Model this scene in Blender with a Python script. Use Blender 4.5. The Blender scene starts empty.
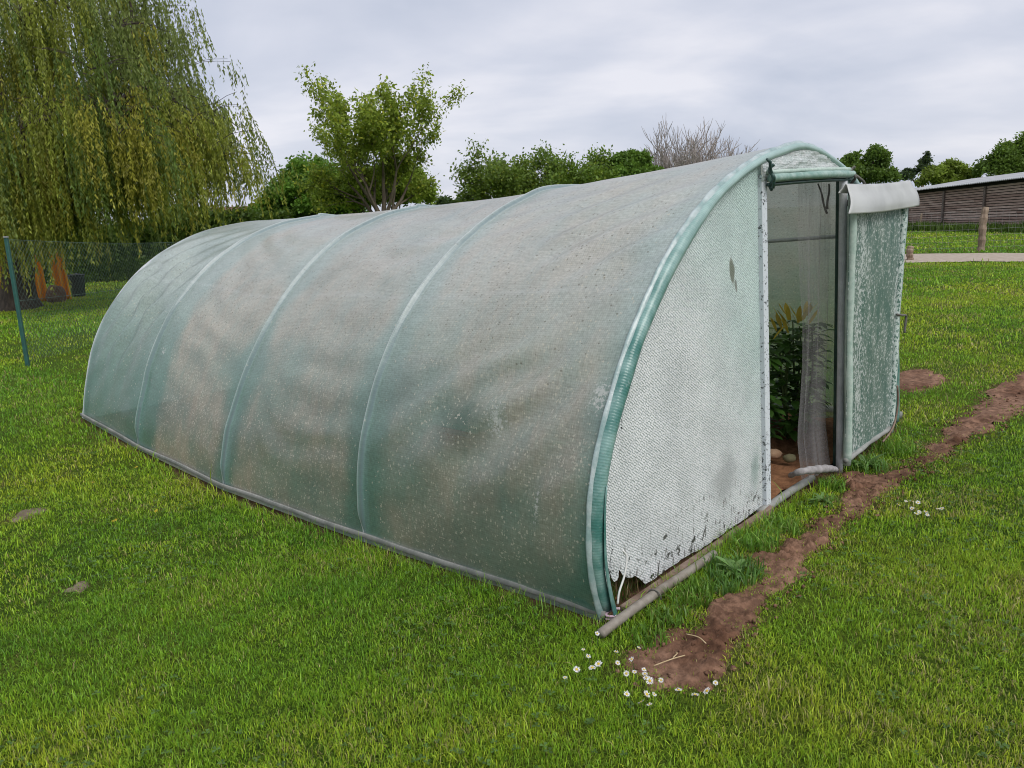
import bpy, math
import numpy as np
from mathutils import Matrix, Vector

rng = np.random.default_rng(7)
sc = bpy.context.scene
COL = sc.collection

# ------------------------------------------------------------------ camera
FPX, HY, ROLL, CH = 760.0, 219.0, math.radians(2.7), 1.7
PITCH = math.atan((384 - HY) / FPX)
_c, _s = math.cos(PITCH), math.sin(PITCH)
_R = np.array([1, 0, 0.]); _U = np.array([0, _s, _c]); CF = np.array([0, _c, -_s])
CR = math.cos(ROLL) * _R - math.sin(ROLL) * _U
CU = math.sin(ROLL) * _R + math.cos(ROLL) * _U
O = np.array([0, 0, CH])


def ray(x, y):
    return CF + CR * (x - 512) / FPX - CU * (y - 384) / FPX


def at(x, y, z=0.0):
    r = ray(x, y); return O + (z - CH) / r[2] * r


def atd(x, y, depth):
    return O + ray(x, y) * depth


cam = bpy.data.cameras.new('camera'); cam.sensor_width = 36; cam.lens = FPX / 1024 * 36
cam.clip_start = 0.05; cam.clip_end = 3000
co = bpy.data.objects.new('camera', cam); COL.objects.link(co)
co.matrix_world = Matrix(((CR[0], CU[0], -CF[0], O[0]), (CR[1], CU[1], -CF[1], O[1]), (CR[2], CU[2], -CF[2], O[2]), (0, 0, 0, 1)))
sc.camera = co

# ------------------------------------------------------------------ tunnel frame of reference
YAW = math.radians(47.25)
P0 = np.array([0.3406, 2.9548, 0.0])
DV = np.array([math.cos(YAW), math.sin(YAW), 0]); NV = np.array([-DV[1], DV[0], 0])
UP = np.array([0, 0, 1.0])


def W(s, L, z):
    s = np.asarray(s, float); L = np.asarray(L, float); z = np.asarray(z, float)
    return P0 + s[..., None] * DV + L[..., None] * NV + z[..., None] * UP


def to_local(x, y):
    dx, dy = x - P0[0], y - P0[1]
    return dx * DV[0] + dy * DV[1], dx * NV[0] + dy * NV[1]


def wp(x, y, L):
    """pixel -> (s, z) on the plane parallel to the end wall at offset L"""
    r = ray(x, y); o = P0 + NV * L; t = np.dot(o - O, NV) / np.dot(r, NV); q = O + t * r - o
    return float(np.dot(q, DV)), float(q[2])


# ------------------------------------------------------------------ terrain
_ctl = [(0, 0, 0), (0, .62, -.03), (0, 1.67, -.083), (0, 2.26, -.105), (0, 3.35, -.125), (0, 4.83, -.074), (0, 6.09, .02),
        (1.64, 0, -.02), (2.78, 0, -.103), (3.93, 0, -.11), (4.14, 3, -.12), (4.14, 6, -.03), (2, 3, -.1),
        (-2, -1, 0), (2, -2, -.03), (4.5, -2, -.06), (6, 1, -.08), (-3, 3, -.05), (-3, 6, 0), (-6, 4, 0), (9, 0, -.03), (9, 6, 0), (3, 9, 0)]
_cp = np.array([P0[:2] + s * DV[:2] + L * NV[:2] for s, L, z in _ctl]); _cz = np.array([z for *_, z in _ctl])
_K = np.exp(-((_cp[:, None] - _cp[None]) ** 2).sum(-1) / (2 * 1.7 ** 2)) + np.eye(len(_cp)) * .05
_w = np.linalg.solve(_K, _cz)


def _hash(ix, iy, seed):
    h = (ix.astype(np.int64) * 374761393 + iy.astype(np.int64) * 668265263 + seed * 974711) & 0xffffffff
    h = ((h ^ (h >> 13)) * 1274126177) & 0xffffffff
    return ((h ^ (h >> 16)) & 0xffff) / 65535.0


def vnoise(x, y, seed=0):
    x = np.asarray(x, float); y = np.asarray(y, float)
    ix = np.floor(x); iy = np.floor(y); fx = x - ix; fy = y - iy
    fx = fx * fx * (3 - 2 * fx); fy = fy * fy * (3 - 2 * fy)
    a = _hash(ix, iy, seed); b = _hash(ix + 1, iy, seed); c = _hash(ix, iy + 1, seed); d = _hash(ix + 1, iy + 1, seed)
    return (a * (1 - fx) + b * fx) * (1 - fy) + (c * (1 - fx) + d * fx) * fy


def fbm(x, y, seed=0, oct=4):
    v = 0; a = .5
    for k in range(oct):
        v = v + a * vnoise(np.asarray(x) * 2 ** k, np.asarray(y) * 2 ** k, seed + k * 17); a *= .5
    return v / (1 - .5 ** oct)


def terrain(x, y):
    x = np.asarray(x, float); y = np.asarray(y, float)
    z = np.zeros(np.broadcast(x, y).shape)
    for (cx, cy), w in zip(_cp, _w):
        z = z + w * np.exp(-((x - cx) ** 2 + (y - cy) ** 2) / (2 * 1.7 ** 2))
    return z + (fbm(x * .9, y * .9, 3, 3) - .5) * .035


def gpt(x, y):
    """pixel -> point on the terrain"""
    z = 0.0
    for _ in range(6):
        p = at(x, y, z); z = float(terrain(p[0], p[1]))
    return np.array([p[0], p[1], z])


def in_poly(x, y, poly):
    x = np.asarray(x); y = np.asarray(y); r = np.zeros(x.shape, bool); n = len(poly)
    for i in range(n):
        x0, y0 = poly[i]; x1, y1 = poly[(i + 1) % n]
        cnd = ((y0 > y) != (y1 > y))
        xi = (x1 - x0) * (y - y0) / ((y1 - y0) if y1 != y0 else 1e-9) + x0
        r ^= cnd & (x < xi)
    return r


def poly_sd(x, y, poly):
    """signed distance, positive inside"""
    x = np.asarray(x, float); y = np.asarray(y, float); d = np.full(x.shape, 1e9); n = len(poly)
    for i in range(n):
        ax, ay = poly[i]; bx, by = poly[(i + 1) % n]
        vx, vy = bx - ax, by - ay; l2 = vx * vx + vy * vy + 1e-12
        t = np.clip(((x - ax) * vx + (y - ay) * vy) / l2, 0, 1)
        d = np.minimum(d, np.hypot(x - ax - t * vx, y - ay - t * vy))
    return np.where(in_poly(x, y, poly), d, -d)


# ------------------------------------------------------------------ helpers
def link(o, parent=None):
    COL.objects.link(o)
    if parent is not None: o.parent = parent
    return o


def build(name, V, F, mat, parent=None, smooth=True, uv=None, col=None, att=None):
    """one mesh object; F is an (n,k) array or a list of faces. Children of Empties keep world coordinates via inverse."""
    me = bpy.data.meshes.new(name)
    V = np.ascontiguousarray(V, dtype=np.float64)
    loc = np.zeros(3)
    if parent is not None: loc = np.array(parent_world(parent))
    V2 = V - loc
    if isinstance(F, np.ndarray):
        n, k = F.shape
        me.vertices.add(len(V2)); me.vertices.foreach_set('co', V2.astype(np.float32).ravel())
        me.loops.add(n * k); me.loops.foreach_set('vertex_index', F.astype(np.int32).ravel())
        me.polygons.add(n); me.polygons.foreach_set('loop_start', np.arange(0, n * k, k, dtype=np.int32))
        me.update(calc_edges=True)
    else:
        me.from_pydata(V2.tolist(), [], F); me.update()
    if smooth: me.polygons.foreach_set('use_smooth', np.ones(len(me.polygons), bool))
    li = None
    if uv is not None:
        l = me.uv_layers.new(name='UVMap'); li = np.empty(len(me.loops), np.int32); me.loops.foreach_get('vertex_index', li)
        l.data.foreach_set('uv', np.asarray(uv, np.float32)[li].ravel())
    if col is not None:
        a = me.color_attributes.new('col', 'FLOAT_COLOR', 'POINT')
        c4 = np.ones((len(V), 4), np.float32); c4[:, :3] = col; a.data.foreach_set('color', c4.ravel())
    for k_, v_ in (att or {}).items():
        a = me.attributes.new(k_, 'FLOAT', 'POINT'); a.data.foreach_set('value', np.asarray(v_, np.float32))
    me.materials.append(mat)
    return link(bpy.data.objects.new(name, me), parent)


def parent_world(p):
    v = np.zeros(3)
    while p is not None:
        v += np.array(p.location); p = p.parent
    return v


def tag(o, label, cat, group=None):
    o['label'] = label; o['category'] = cat
    if group: o['group'] = group
    return o


def thing(name, label, cat, loc, group=None):
    o = bpy.data.objects.new(name, None); o.empty_display_size = .1; o.location = loc; link(o)
    return tag(o, label, cat, group)


def struct(o, k='structure'):
    o['kind'] = k; return o


class MB:
    def __init__(s): s.V = []; s.F = []; s.n = 0; s.UV = []

    def add(s, V, F, uv=None):
        V = np.asarray(V, float); s.V.append(V); s.F += [tuple(int(i) + s.n for i in f) for f in F]; s.n += len(V)
        s.UV.append(np.zeros((len(V), 2)) if uv is None else uv)

    def tube(s, pts, r, k=8, caps=True):
        pts = np.asarray(pts, float); n = len(pts); r = np.broadcast_to(np.asarray(r, float), (n,))
        T = np.gradient(pts, axis=0); T /= np.linalg.norm(T, axis=1)[:, None] + 1e-12
        ref = np.array([0, 0, 1.]) if abs(T[0, 2]) < .9 else np.array([1., 0, 0])
        a = np.cross(T[0], ref); a /= np.linalg.norm(a); V = []
        al = 0; UV = []
        for i in range(n):
            a = a - T[i] * np.dot(a, T[i]); a /= np.linalg.norm(a) + 1e-12; b = np.cross(T[i], a)
            if i: al += np.linalg.norm(pts[i] - pts[i - 1])
            for j in range(k):
                t = 2 * math.pi * j / k; V.append(pts[i] + r[i] * (math.cos(t) * a + math.sin(t) * b)); UV.append((al, j / k))
        F = [(i * k + j, i * k + (j + 1) % k, (i + 1) * k + (j + 1) % k, (i + 1) * k + j) for i in range(n - 1) for j in range(k)]
        if caps: F += [tuple(range(k - 1, -1, -1)), tuple((n - 1) * k + j for j in range(k))]
        s.add(V, F, np.array(UV)); return s

    def box(s, c, ax, ay, az, hx, hy, hz, bev=0.0):
        c = np.asarray(c, float); V = []
        if bev <= 0:
            for k in (-1, 1):
                for i, j in ((-1, -1), (1, -1), (1, 1), (-1, 1)): V.append(c + ax * hx * i + ay * hy * j + az * hz * k)
            s.add(V, [(3, 2, 1, 0), (4, 5, 6, 7), (0, 1, 5, 4), (1, 2, 6, 5), (2, 3, 7, 6), (3, 0, 4, 7)]); return s
        # bevelled box: rings
        b = bev; rings = [(-hz, b), (-hz + b, 0), (hz - b, 0), (hz, b)]
        for z, ins in rings:
            X, Y = hx - ins, hy - ins
            for px, py in ((-X, -Y + b), (-X + b, -Y), (X - b, -Y), (X, -Y + b), (X, Y - b), (X - b, Y), (-X + b, Y), (-X, Y - b)):
                V.append(c + ax * px + ay * py + az * z)
        F = [(r * 8 + j, r * 8 + (j + 1) % 8, (r + 1) * 8 + (j + 1) % 8, (r + 1) * 8 + j) for r in range(3) for j in range(8)]
        F += [tuple(range(7, -1, -1)), tuple(24 + j for j in range(8))]
        s.add(V, F); return s

    def build(s, name, mat, parent=None, smooth=True):
        return build(name, np.concatenate(s.V), s.F, mat, parent, smooth, uv=np.concatenate(s.UV))


def grid_faces(nr, nc):
    i = np.arange(nr - 1)[:, None] * nc + np.arange(nc - 1)[None]
    return np.stack([i, i + 1, i + nc + 1, i + nc], -1).reshape(-1, 4)


def catmull(pts, n):
    pts = np.asarray(pts, float)
    P = np.vstack([2 * pts[0] - pts[1], pts, 2 * pts[-1] - pts[-2]]); out = []
    m = 12
    for i in range(1, len(P) - 2):
        for t in np.linspace(0, 1, m, endpoint=False):
            p0, p1, p2, p3 = P[i - 1], P[i], P[i + 1], P[i + 2]
            out.append(.5 * (2 * p1 + (p2 - p0) * t + (2 * p0 - 5 * p1 + 4 * p2 - p3) * t * t + (3 * p1 - p0 - 3 * p2 + p3) * t ** 3))
    out.append(P[-2]); out = np.array(out)
    al = np.r_[0, np.cumsum(np.linalg.norm(np.diff(out, axis=0), axis=1))]
    u = np.linspace(0, al[-1], n)
    return np.stack([np.interp(u, al, out[:, k]) for k in range(out.shape[1])], 1)


# ------------------------------------------------------------------ material helper
class NT:
    def __init__(s, name):
        s.m = bpy.data.materials.new(name); s.m.use_nodes = True; s.t = s.m.node_tree; s.t.nodes.clear()
        s.out = s.n('ShaderNodeOutputMaterial')

    def n(s, typ, **kw):
        nd = s.t.nodes.new(typ)
        for k, v in kw.items(): setattr(nd, k, v)
        return nd

    def set(s, sock, v):
        if isinstance(v, bpy.types.NodeSocket): s.t.links.new(v, sock)
        elif v is not None:
            if sock.type == 'RGBA' and not np.isscalar(v) and len(v) == 3: v = (*v, 1)
            sock.default_value = v

    def math(s, op, a, b=None, clamp=False):
        nd = s.n('ShaderNodeMath', operation=op, use_clamp=clamp); s.set(nd.inputs[0], a)
        if b is not None: s.set(nd.inputs[1], b)
        return nd.outputs[0]

    def mix(s, f, a, b):
        nd = s.n('ShaderNodeMix', data_type='RGBA'); s.set(nd.inputs[0], f); s.set(nd.inputs[6], a); s.set(nd.inputs[7], b); return nd.outputs[2]

    def mul(s, f, a, b):
        nd = s.n('ShaderNodeMix', data_type='RGBA', blend_type='MULTIPLY'); s.set(nd.inputs[0], f); s.set(nd.inputs[6], a); s.set(nd.inputs[7], b); return nd.outputs[2]

    def ramp(s, v, lo, hi, smooth=True):
        nd = s.n('ShaderNodeMapRange', interpolation_type='SMOOTHSTEP' if smooth else 'LINEAR'); s.set(nd.inputs[0], v); nd.inputs[1].default_value = lo; nd.inputs[2].default_value = hi
        return nd.outputs[0]

    def noise(s, vec, scale, detail=4, rough=.55, dist=0.0):
        nd = s.n('ShaderNodeTexNoise'); s.set(nd.inputs['Vector'], vec); nd.inputs['Scale'].default_value = scale; nd.inputs['Detail'].default_value = detail
        nd.inputs['Roughness'].default_value = rough; nd.inputs['Distortion'].default_value = dist; return nd.outputs['Fac']

    def vor(s, vec, scale, rnd=1.0):
        nd = s.n('ShaderNodeTexVoronoi'); s.set(nd.inputs['Vector'], vec); nd.inputs['Scale'].default_value = scale; nd.inputs['Randomness'].default_value = rnd
        return nd.outputs['Distance'], nd.outputs['Color']

    def obj(s): return s.n('ShaderNodeTexCoord').outputs['Object']
    def uv(s): return s.n('ShaderNodeTexCoord').outputs['UV']

    def attr(s, name, kind='Fac'): return s.n('ShaderNodeAttribute', attribute_name=name).outputs[kind]

    def scale(s, vec, sx, sy, sz):
        nd = s.n('ShaderNodeMapping'); s.set(nd.inputs[0], vec); nd.inputs['Scale'].default_value = (sx, sy, sz); return nd.outputs[0]

    def bump(s, h, strength=.5, dist=.01):
        nd = s.n('ShaderNodeBump'); s.set(nd.inputs['Height'], h); nd.inputs['Strength'].default_value = strength; nd.inputs['Distance'].default_value = dist; return nd.outputs[0]

    def pbr(s, col, rough=.6, metal=0., spec=.5, normal=None):
        nd = s.n('ShaderNodeBsdfPrincipled'); s.set(nd.inputs['Base Color'], col); s.set(nd.inputs['Roughness'], rough); s.set(nd.inputs['Metallic'], metal)
        nd.inputs['Specular IOR Level'].default_value = spec
        if normal is not None: s.set(nd.inputs['Normal'], normal)
        return nd.outputs[0]

    def transl(s, col, normal=None):
        nd = s.n('ShaderNodeBsdfTranslucent'); s.set(nd.inputs[0], col)
        if normal is not None: s.set(nd.inputs['Normal'], normal)
        return nd.outputs[0]

    def transp(s, col=(1, 1, 1)):
        nd = s.n('ShaderNodeBsdfTransparent'); s.set(nd.inputs[0], col); return nd.outputs[0]

    def mixs(s, f, a, b):
        nd = s.n('ShaderNodeMixShader'); s.set(nd.inputs[0], f); s.t.links.new(a, nd.inputs[1]); s.t.links.new(b, nd.inputs[2]); return nd.outputs[0]

    def done(s, sh):
        s.t.links.new(sh, s.out.inputs[0]); return s.m


def simple(name, c1, c2, scale=20, rough=.6, metal=0, bump=.3, bd=.003, stretch=(1, 1, 1), spec=.4):
    n = NT(name); v = n.scale(n.obj(), *stretch); f = n.noise(v, scale, 5, .6); f2 = n.noise(v, scale * 5, 3, .6)
    c = n.mix(n.ramp(f, .3, .7), c1, c2); c = n.mul(.35, c, n.mix(f2, (.4, .4, .4), (1, 1, 1)))
    return n.done(n.pbr(c, rough, metal, spec, n.bump(n.math('ADD', f, f2), bump, bd)))


def leaf_mat(name, transl=.3, rough=.5, spec=.3):
    n = NT(name); c = n.attr('col', 'Color')
    a = n.pbr(c, rough, 0, spec); nd = n.mix(1.0, c, c)
    t = n.transl(n.mix(.3, c, (.25, .35, .03)))
    return n.done(n.mixs(transl, a, t))


# ------------------------------------------------------------------ world, sun
SUN_EL, SUN_AZ = math.radians(50), math.radians(148)   # azimuth clockwise from +Y
w = bpy.data.worlds.new('World'); sc.world = w; w.use_nodes = True
nt = w.node_tree; nt.nodes.clear()


def wn(t, **k):
    nd = nt.nodes.new(t)
    for a, b in k.items(): setattr(nd, a, b)
    return nd


sky = wn('ShaderNodeTexSky'); sky.sky_type = 'NISHITA'; sky.sun_disc = False; sky.sun_elevation = SUN_EL; sky.sun_rotation = SUN_AZ
tc = wn('ShaderNodeTexCoord'); sep = wn('ShaderNodeSeparateXYZ'); nt.links.new(tc.outputs['Generated'], sep.inputs[0])


def wmath(op, a, b=None):
    nd = wn('ShaderNodeMath', operation=op)
    for i, v in enumerate((a, b)):
        if v is None: continue
        if isinstance(v, bpy.types.NodeSocket): nt.links.new(v, nd.inputs[i])
        else: nd.inputs[i].default_value = v
    return nd.outputs[0]


zz = wmath('ADD', wmath('MAXIMUM', sep.outputs[2], 0.0), .36)
comb = wn('ShaderNodeCombineXYZ'); nt.links.new(wmath('DIVIDE', sep.outputs[0], zz), comb.inputs[0]); nt.links.new(wmath('DIVIDE', sep.outputs[1], zz), comb.inputs[1])


def wnoise(scale, detail, dist, off):
    mp = wn('ShaderNodeMapping'); nt.links.new(comb.outputs[0], mp.inputs[0]); mp.inputs['Location'].default_value = off; mp.inputs['Scale'].default_value = (.8, 1.25, 1); mp.inputs['Rotation'].default_value = (0, 0, -.35)
    nd = wn('ShaderNodeTexNoise'); nt.links.new(mp.outputs[0], nd.inputs['Vector']); nd.inputs['Scale'].default_value = scale; nd.inputs['Detail'].default_value = detail; nd.inputs['Distortion'].default_value = dist
    nd.inputs['Roughness'].default_value = .5
    return nd.outputs['Fac']


def wramp(v, pts):
    r = wn('ShaderNodeValToRGB'); nt.links.new(v, r.inputs[0]); e = r.color_ramp.elements
    while len(e) < len(pts): e.new(.5)
    for el, (p, c) in zip(e, pts): el.position = p; el.color = (*c, 1)
    return r.outputs[0]


n1 = wnoise(1.35, 6, .5, (3.2, 1.7, 0)); n2 = wnoise(2.2, 5, .3, (7.1, 4.4, 0))
cl = wmath('ADD', wmath('MULTIPLY', n1, .68), wmath('MULTIPLY', n2, .32))
ccol = wramp(cl, [(.37, (3.9, 4.3, 5.3)), (.45, (4.75, 5.05, 5.95)), (.52, (5.5, 5.7, 6.5)), (.60, (6.7, 6.7, 7.25))])
mx = wn('ShaderNodeMix', data_type='RGBA'); mx.inputs[0].default_value = .93; nt.links.new(sky.outputs[0], mx.inputs[6]); nt.links.new(ccol, mx.inputs[7])
bg = wn('ShaderNodeBackground'); nt.links.new(mx.outputs[2], bg.inputs[0]); bg.inputs[1].default_value = .070
wo = wn('ShaderNodeOutputWorld'); nt.links.new(bg.outputs[0], wo.inputs[0])

sl = bpy.data.lights.new('sun', 'SUN'); sl.energy = 1.5; sl.angle = math.radians(38); sl.color = (1, .965, .91)
so = bpy.data.objects.new('sun', sl); COL.objects.link(so)
sd = Vector((math.sin(SUN_AZ) * math.cos(SUN_EL), math.cos(SUN_AZ) * math.cos(SUN_EL), math.sin(SUN_EL)))
so.rotation_euler = sd.to_track_quat('Z', 'Y').to_euler(); so.location = (0, -10, 20)

vs = sc.view_settings; vs.view_transform = 'Standard'; vs.look = 'None'; vs.gamma = 1; vs.exposure = 0.85; vs.use_curve_mapping = False
sc.cycles.use_denoising = True; sc.cycles.filter_width = 1.0
try: sc.cycles.denoiser = 'OPENIMAGEDENOISE'
except Exception: pass
sc.cycles.max_bounces = 10; sc.cycles.transparent_max_bounces = 24; sc.cycles.diffuse_bounces = 4; sc.cycles.transmission_bounces = 6

# ------------------------------------------------------------------ ground areas
PATH_PX = [(630, 658), (637, 671), (660, 683), (700, 684), (720, 662), (729, 642), (750, 614), (771, 597), (795, 574), (812, 554), (828, 535), (853, 518), (877, 500), (903, 482), (920, 471), (908, 463),
           (878, 474), (856, 474), (841, 469), (838, 484), (842, 504), (822, 520), (796, 528), (790, 545), (762, 556), (756, 576), (730, 586), (709, 606), (690, 622), (660, 640)]
PATH2_PX = [(918, 462), (928, 446), (946, 426), (970, 411), (988, 392), (1004, 382), (1024, 372), (1110, 330), (1110, 365), (1024, 409), (1004, 419), (990, 429), (970, 437), (950, 447), (930, 462)]
PATH = [tuple(gpt(x, y)[:2]) for x, y in PATH_PX]; PATH2 = [tuple(gpt(x, y)[:2]) for x, y in PATH2_PX]
PATCH_PX = [[(896, 372), (915, 368), (935, 371), (946, 378), (938, 386), (925, 391), (912, 391), (898, 388), (880, 384)],
            [(68, 590), (76, 581), (92, 579), (97, 583), (90, 590), (76, 595)],
            [(8, 520), (20, 510), (44, 504), (48, 508), (30, 516), (12, 524)],
            [(-20, 372), (10, 361), (36, 362), (50, 368), (36, 375), (0, 378)]]
PATCHES = [[tuple(gpt(x, y)[:2]) for x, y in q] for q in PATCH_PX]
TRACK = [tuple(at(x, y)[:2]) for x, y in [(860, 262), (905, 263), (1024, 262), (1180, 260), (1180, 250), (1024, 253.2), (905, 254), (860, 255.5)]]


def soil_amount(x, y):
    """>0 on bare ground, in metres from its edge"""
    nz = (fbm(x * 7, y * 7, 21, 4) - .5) * .20
    s = np.maximum(poly_sd(x, y, PATH), poly_sd(x, y, PATH2)) + nz
    for q in PATCHES[:1]: s = np.maximum(s, poly_sd(x, y, q) + nz * .8)
    for q in PATCHES[1:3]: s = np.maximum(s, poly_sd(x, y, q) + nz * .8)
    return s


def foot_amount(x, y):
    """>0 inside the tunnel's footprint"""
    s, L = to_local(x, y)
    return np.minimum(np.minimum(s, 4.14 - s), np.minimum(L, 6.09 - L))


# ------------------------------------------------------------------ ground sheet
def sgrid(n, ext, k): t = np.linspace(-1, 1, n); return np.sinh(t * k) / math.sinh(k) * ext


gx = sgrid(320, 900, 6.5); gy = sgrid(340, 900, 6.5) + 4
GX, GY = np.meshgrid(gx, gy); GZ = terrain(GX, GY)
fi = foot_amount(GX, GY); sa = soil_amount(GX, GY)
soil = np.clip(np.maximum(sa / .05 + .3, (fi + .07) / .04), 0, 1)
GZ = GZ - np.where(soil > .3, .012, 0) * (np.hypot(GX, GY) < 30) - .004
n = NT('lawn_soil'); o = n.obj(); a = n.attr('soil')
f1 = n.noise(o, .35, 4); f2 = n.noise(o, 3.5, 5); f3 = n.noise(o, 40, 4, .7); f4 = n.noise(o, 160, 3, .7)
gcol = n.mix(n.ramp(f1, .35, .65), (.05, .10, .010), (.085, .125, .014)); gcol = n.mix(n.math('MULTIPLY', n.ramp(f2, .5, .75), .5), gcol, (.12, .115, .03))
gcol = n.mul(.9, gcol, n.mix(n.ramp(n.math('ADD', n.math('MULTIPLY', f3, .5), n.math('MULTIPLY', f4, .5)), .38, .62), (.2, .22, .18), (1.5, 1.5, 1.3)))
scol = n.mix(f3, (.09, .05, .03), (.17, .10, .065))
n_ = n.mix(a, gcol, scol)
GRASSGROUND = n.done(n.pbr(n_, .95, 0, .1, n.bump(n.math('ADD', f3, n.math('MULTIPLY', f4, .5)), .9, .02)))
struct(build('ground', np.stack([GX, GY, GZ], -1).reshape(-1, 3), grid_faces(*GX.shape), GRASSGROUND, att={'soil': soil.ravel()}))

# dirt path and bare patches: bumpy sheets of their own
n = NT('bare_soil'); o = n.obj()
f1 = n.noise(o, 2.2, 4); f2 = n.noise(o, 18, 6, .65); f3 = n.noise(o, 120, 4, .7); dd, dc = n.vor(o, 90)
c = n.mix(n.ramp(f1, .35, .65), (.135, .070, .043), (.27, .162, .11)); c = n.mul(.8, c, n.mix(n.ramp(f2, .35, .68), (.40, .36, .34), (1.2, 1.17, 1.15)))
c = n.mix(n.math('MULTIPLY', n.ramp(f3, .62, .74), .5), c, (.34, .25, .18))
SOIL = n.done(n.pbr(c, .95, 0, .15, n.bump(n.math('ADD', f2, n.math('MULTIPLY', f3, .4)), .8, .02)))


def soil_sheet(name, poly, res, amp, edge=.05, nzs=1.0, seed=5, mat=None):
    p = np.array(poly); lo = p.min(0) - .15; hi = p.max(0) + .15
    xs = np.arange(lo[0], hi[0], res); ys = np.arange(lo[1], hi[1], res); X, Y = np.meshgrid(xs, ys)
    s = poly_sd(X, Y, poly) + .0 * nzs + (fbm(X * 7, Y * 7, 21, 4) - .5) * .20 * nzs
    e = np.clip((s + .03) / edge, 0, 1)
    lump = fbm(X * 6, Y * 6, seed, 5); cl = np.clip(fbm(X * 24, Y * 24, seed + 3, 4) - .48, 0, 1) * 2.2 + np.clip(fbm(X * 45, Y * 45, seed + 4, 3) - .48, 0, 1) * 1.6
    rough = np.clip(fbm(X * 1.1 + 3, Y * 1.1, seed + 9, 2) * 2.4 - .7, .15, 1)
    for (qx, qy) in ((850, 490), (795, 548)):
        g_ = gpt(qx, qy); rough = np.maximum(rough, 1.7 * np.exp(-((X - g_[0]) ** 2 + (Y - g_[1]) ** 2) / .12))
    Z = terrain(X, Y) + .002 + e * ((lump - .66) * amp * .35 + cl * amp * rough * .5) - (1 - e) * .03
    keep = (s > -.03); k = keep[:-1, :-1] & keep[1:, :-1] & keep[:-1, 1:] & keep[1:, 1:]
    F = grid_faces(*X.shape)[k.ravel()]; V = np.stack([X, Y, Z], -1).reshape(-1, 3)
    u, inv = np.unique(F, return_inverse=True)
    return struct(build(name, V[u], inv.reshape(F.shape), mat or SOIL))


soil_sheet('dirt_path', PATH, .014, .075)
soil_sheet('dirt_path', PATH2, .03, .08)
soil_sheet('bare_soil', PATCHES[0], .03, .06, .08, .8)
SOIL2 = simple('dull_soil', (.13, .10, .065), (.24, .19, .13), 14, .95, 0, .8, .02)
for q in PATCHES[1:3]: soil_sheet('bare_soil', q, .012, .03, .05, .8, mat=SOIL2)
# crumbs of earth that spill from the path onto the grass
nc_ = 60000; pp = np.array(PATH + PATH2); cx_ = rng.uniform(pp[:, 0].min() - .2, pp[:, 0].max() + .2, nc_); cy_ = rng.uniform(pp[:, 1].min() - .2, min(pp[:, 1].max(), 7.5), nc_)
sm_ = np.maximum(poly_sd(cx_, cy_, PATH), poly_sd(cx_, cy_, PATH2)); kk = (sm_ > -.10) & (rng.random(nc_) < np.where(sm_ > .05, .22, .5)) & (foot_amount(cx_, cy_) < -.05); cx_, cy_ = cx_[kk], cy_[kk]; nc_ = len(cx_)
rr_ = .0035 + .012 * rng.random(nc_) ** 4; octv = np.array([[1, 0, 0], [0, 1, 0], [-1, 0, 0], [0, -1, 0], [0, 0, .8], [0, 0, -.8]], float)
cz_ = terrain(cx_, cy_) + .004
Vc = np.stack([cx_, cy_, cz_], -1)[:, None] + octv[None] * rr_[:, None, None] * rng.uniform(.6, 1.35, (nc_, 6, 1)) + rng.normal(0, .12, (nc_, 6, 3)) * rr_[:, None, None]
of_ = np.array([[0, 1, 4], [1, 2, 4], [2, 3, 4], [3, 0, 4], [1, 0, 5], [2, 1, 5], [3, 2, 5], [0, 3, 5]])
struct(build('soil_crumbs', Vc.reshape(-1, 3), (np.arange(nc_)[:, None, None] * 6 + of_[None]).reshape(-1, 3), SOIL), 'stuff')
# gravel track in front of the far fence
tx = np.linspace(min(p[0] for p in TRACK), max(p[0] for p in TRACK), 160)
TRm = simple('track_gravel', (.34, .28, .22), (.46, .39, .32), 6, .95, 0, .6, .02)
lo = np.interp(tx, [p[0] for p in TRACK[:4]], [p[1] for p in TRACK[:4]]) + (fbm(tx * 1.2, tx * 0 + 3, 4) - .5) * .9
hi = np.interp(tx, [p[0] for p in TRACK[:3:-1]], [p[1] for p in TRACK[:3:-1]]) + (fbm(tx * .8, tx * 0 + 9, 8) - .5) * .9
rows = [lo + (hi - lo) * t for t in np.linspace(0, 1, 8)]
TV = np.array([[x, y, float(terrain(x, y)) + .02 + .02 * math.sin(i * .7)] for i, r in enumerate(rows) for x, y in zip(tx, r)])
struct(build('gravel_track', TV, grid_faces(8, len(tx)), TRm))
# soil floor inside the tunnel
S_, L_ = np.meshgrid(np.linspace(.06, 4.08, 130), np.linspace(.06, 6.03, 170)); V = W(S_, L_, S_ * 0)
bed = np.clip(1 - np.abs(((S_ - .1) % 1.35) - .75) / .5, 0, 1)
V[..., 2] = terrain(V[..., 0], V[..., 1]) + .01 + bed * .06 * (S_ > 2.5) + (fbm(S_ * 6, L_ * 6, 31, 4) - .5) * .07
n = NT('warm_soil'); o = n.obj(); f2 = n.noise(o, 18, 6, .65); f3 = n.noise(o, 90, 4, .7)
c = n.mix(n.ramp(f2, .3, .7), (.18, .085, .045), (.34, .17, .09)); c = n.mul(.5, c, n.mix(f3, (.5, .5, .5), (1.2, 1.2, 1.2)))
struct(build('tunnel_soil', V.reshape(-1, 3), grid_faces(*S_.shape), n.done(n.pbr(c, .95, 0, .1, n.bump(f2, .8, .03)))))


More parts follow.
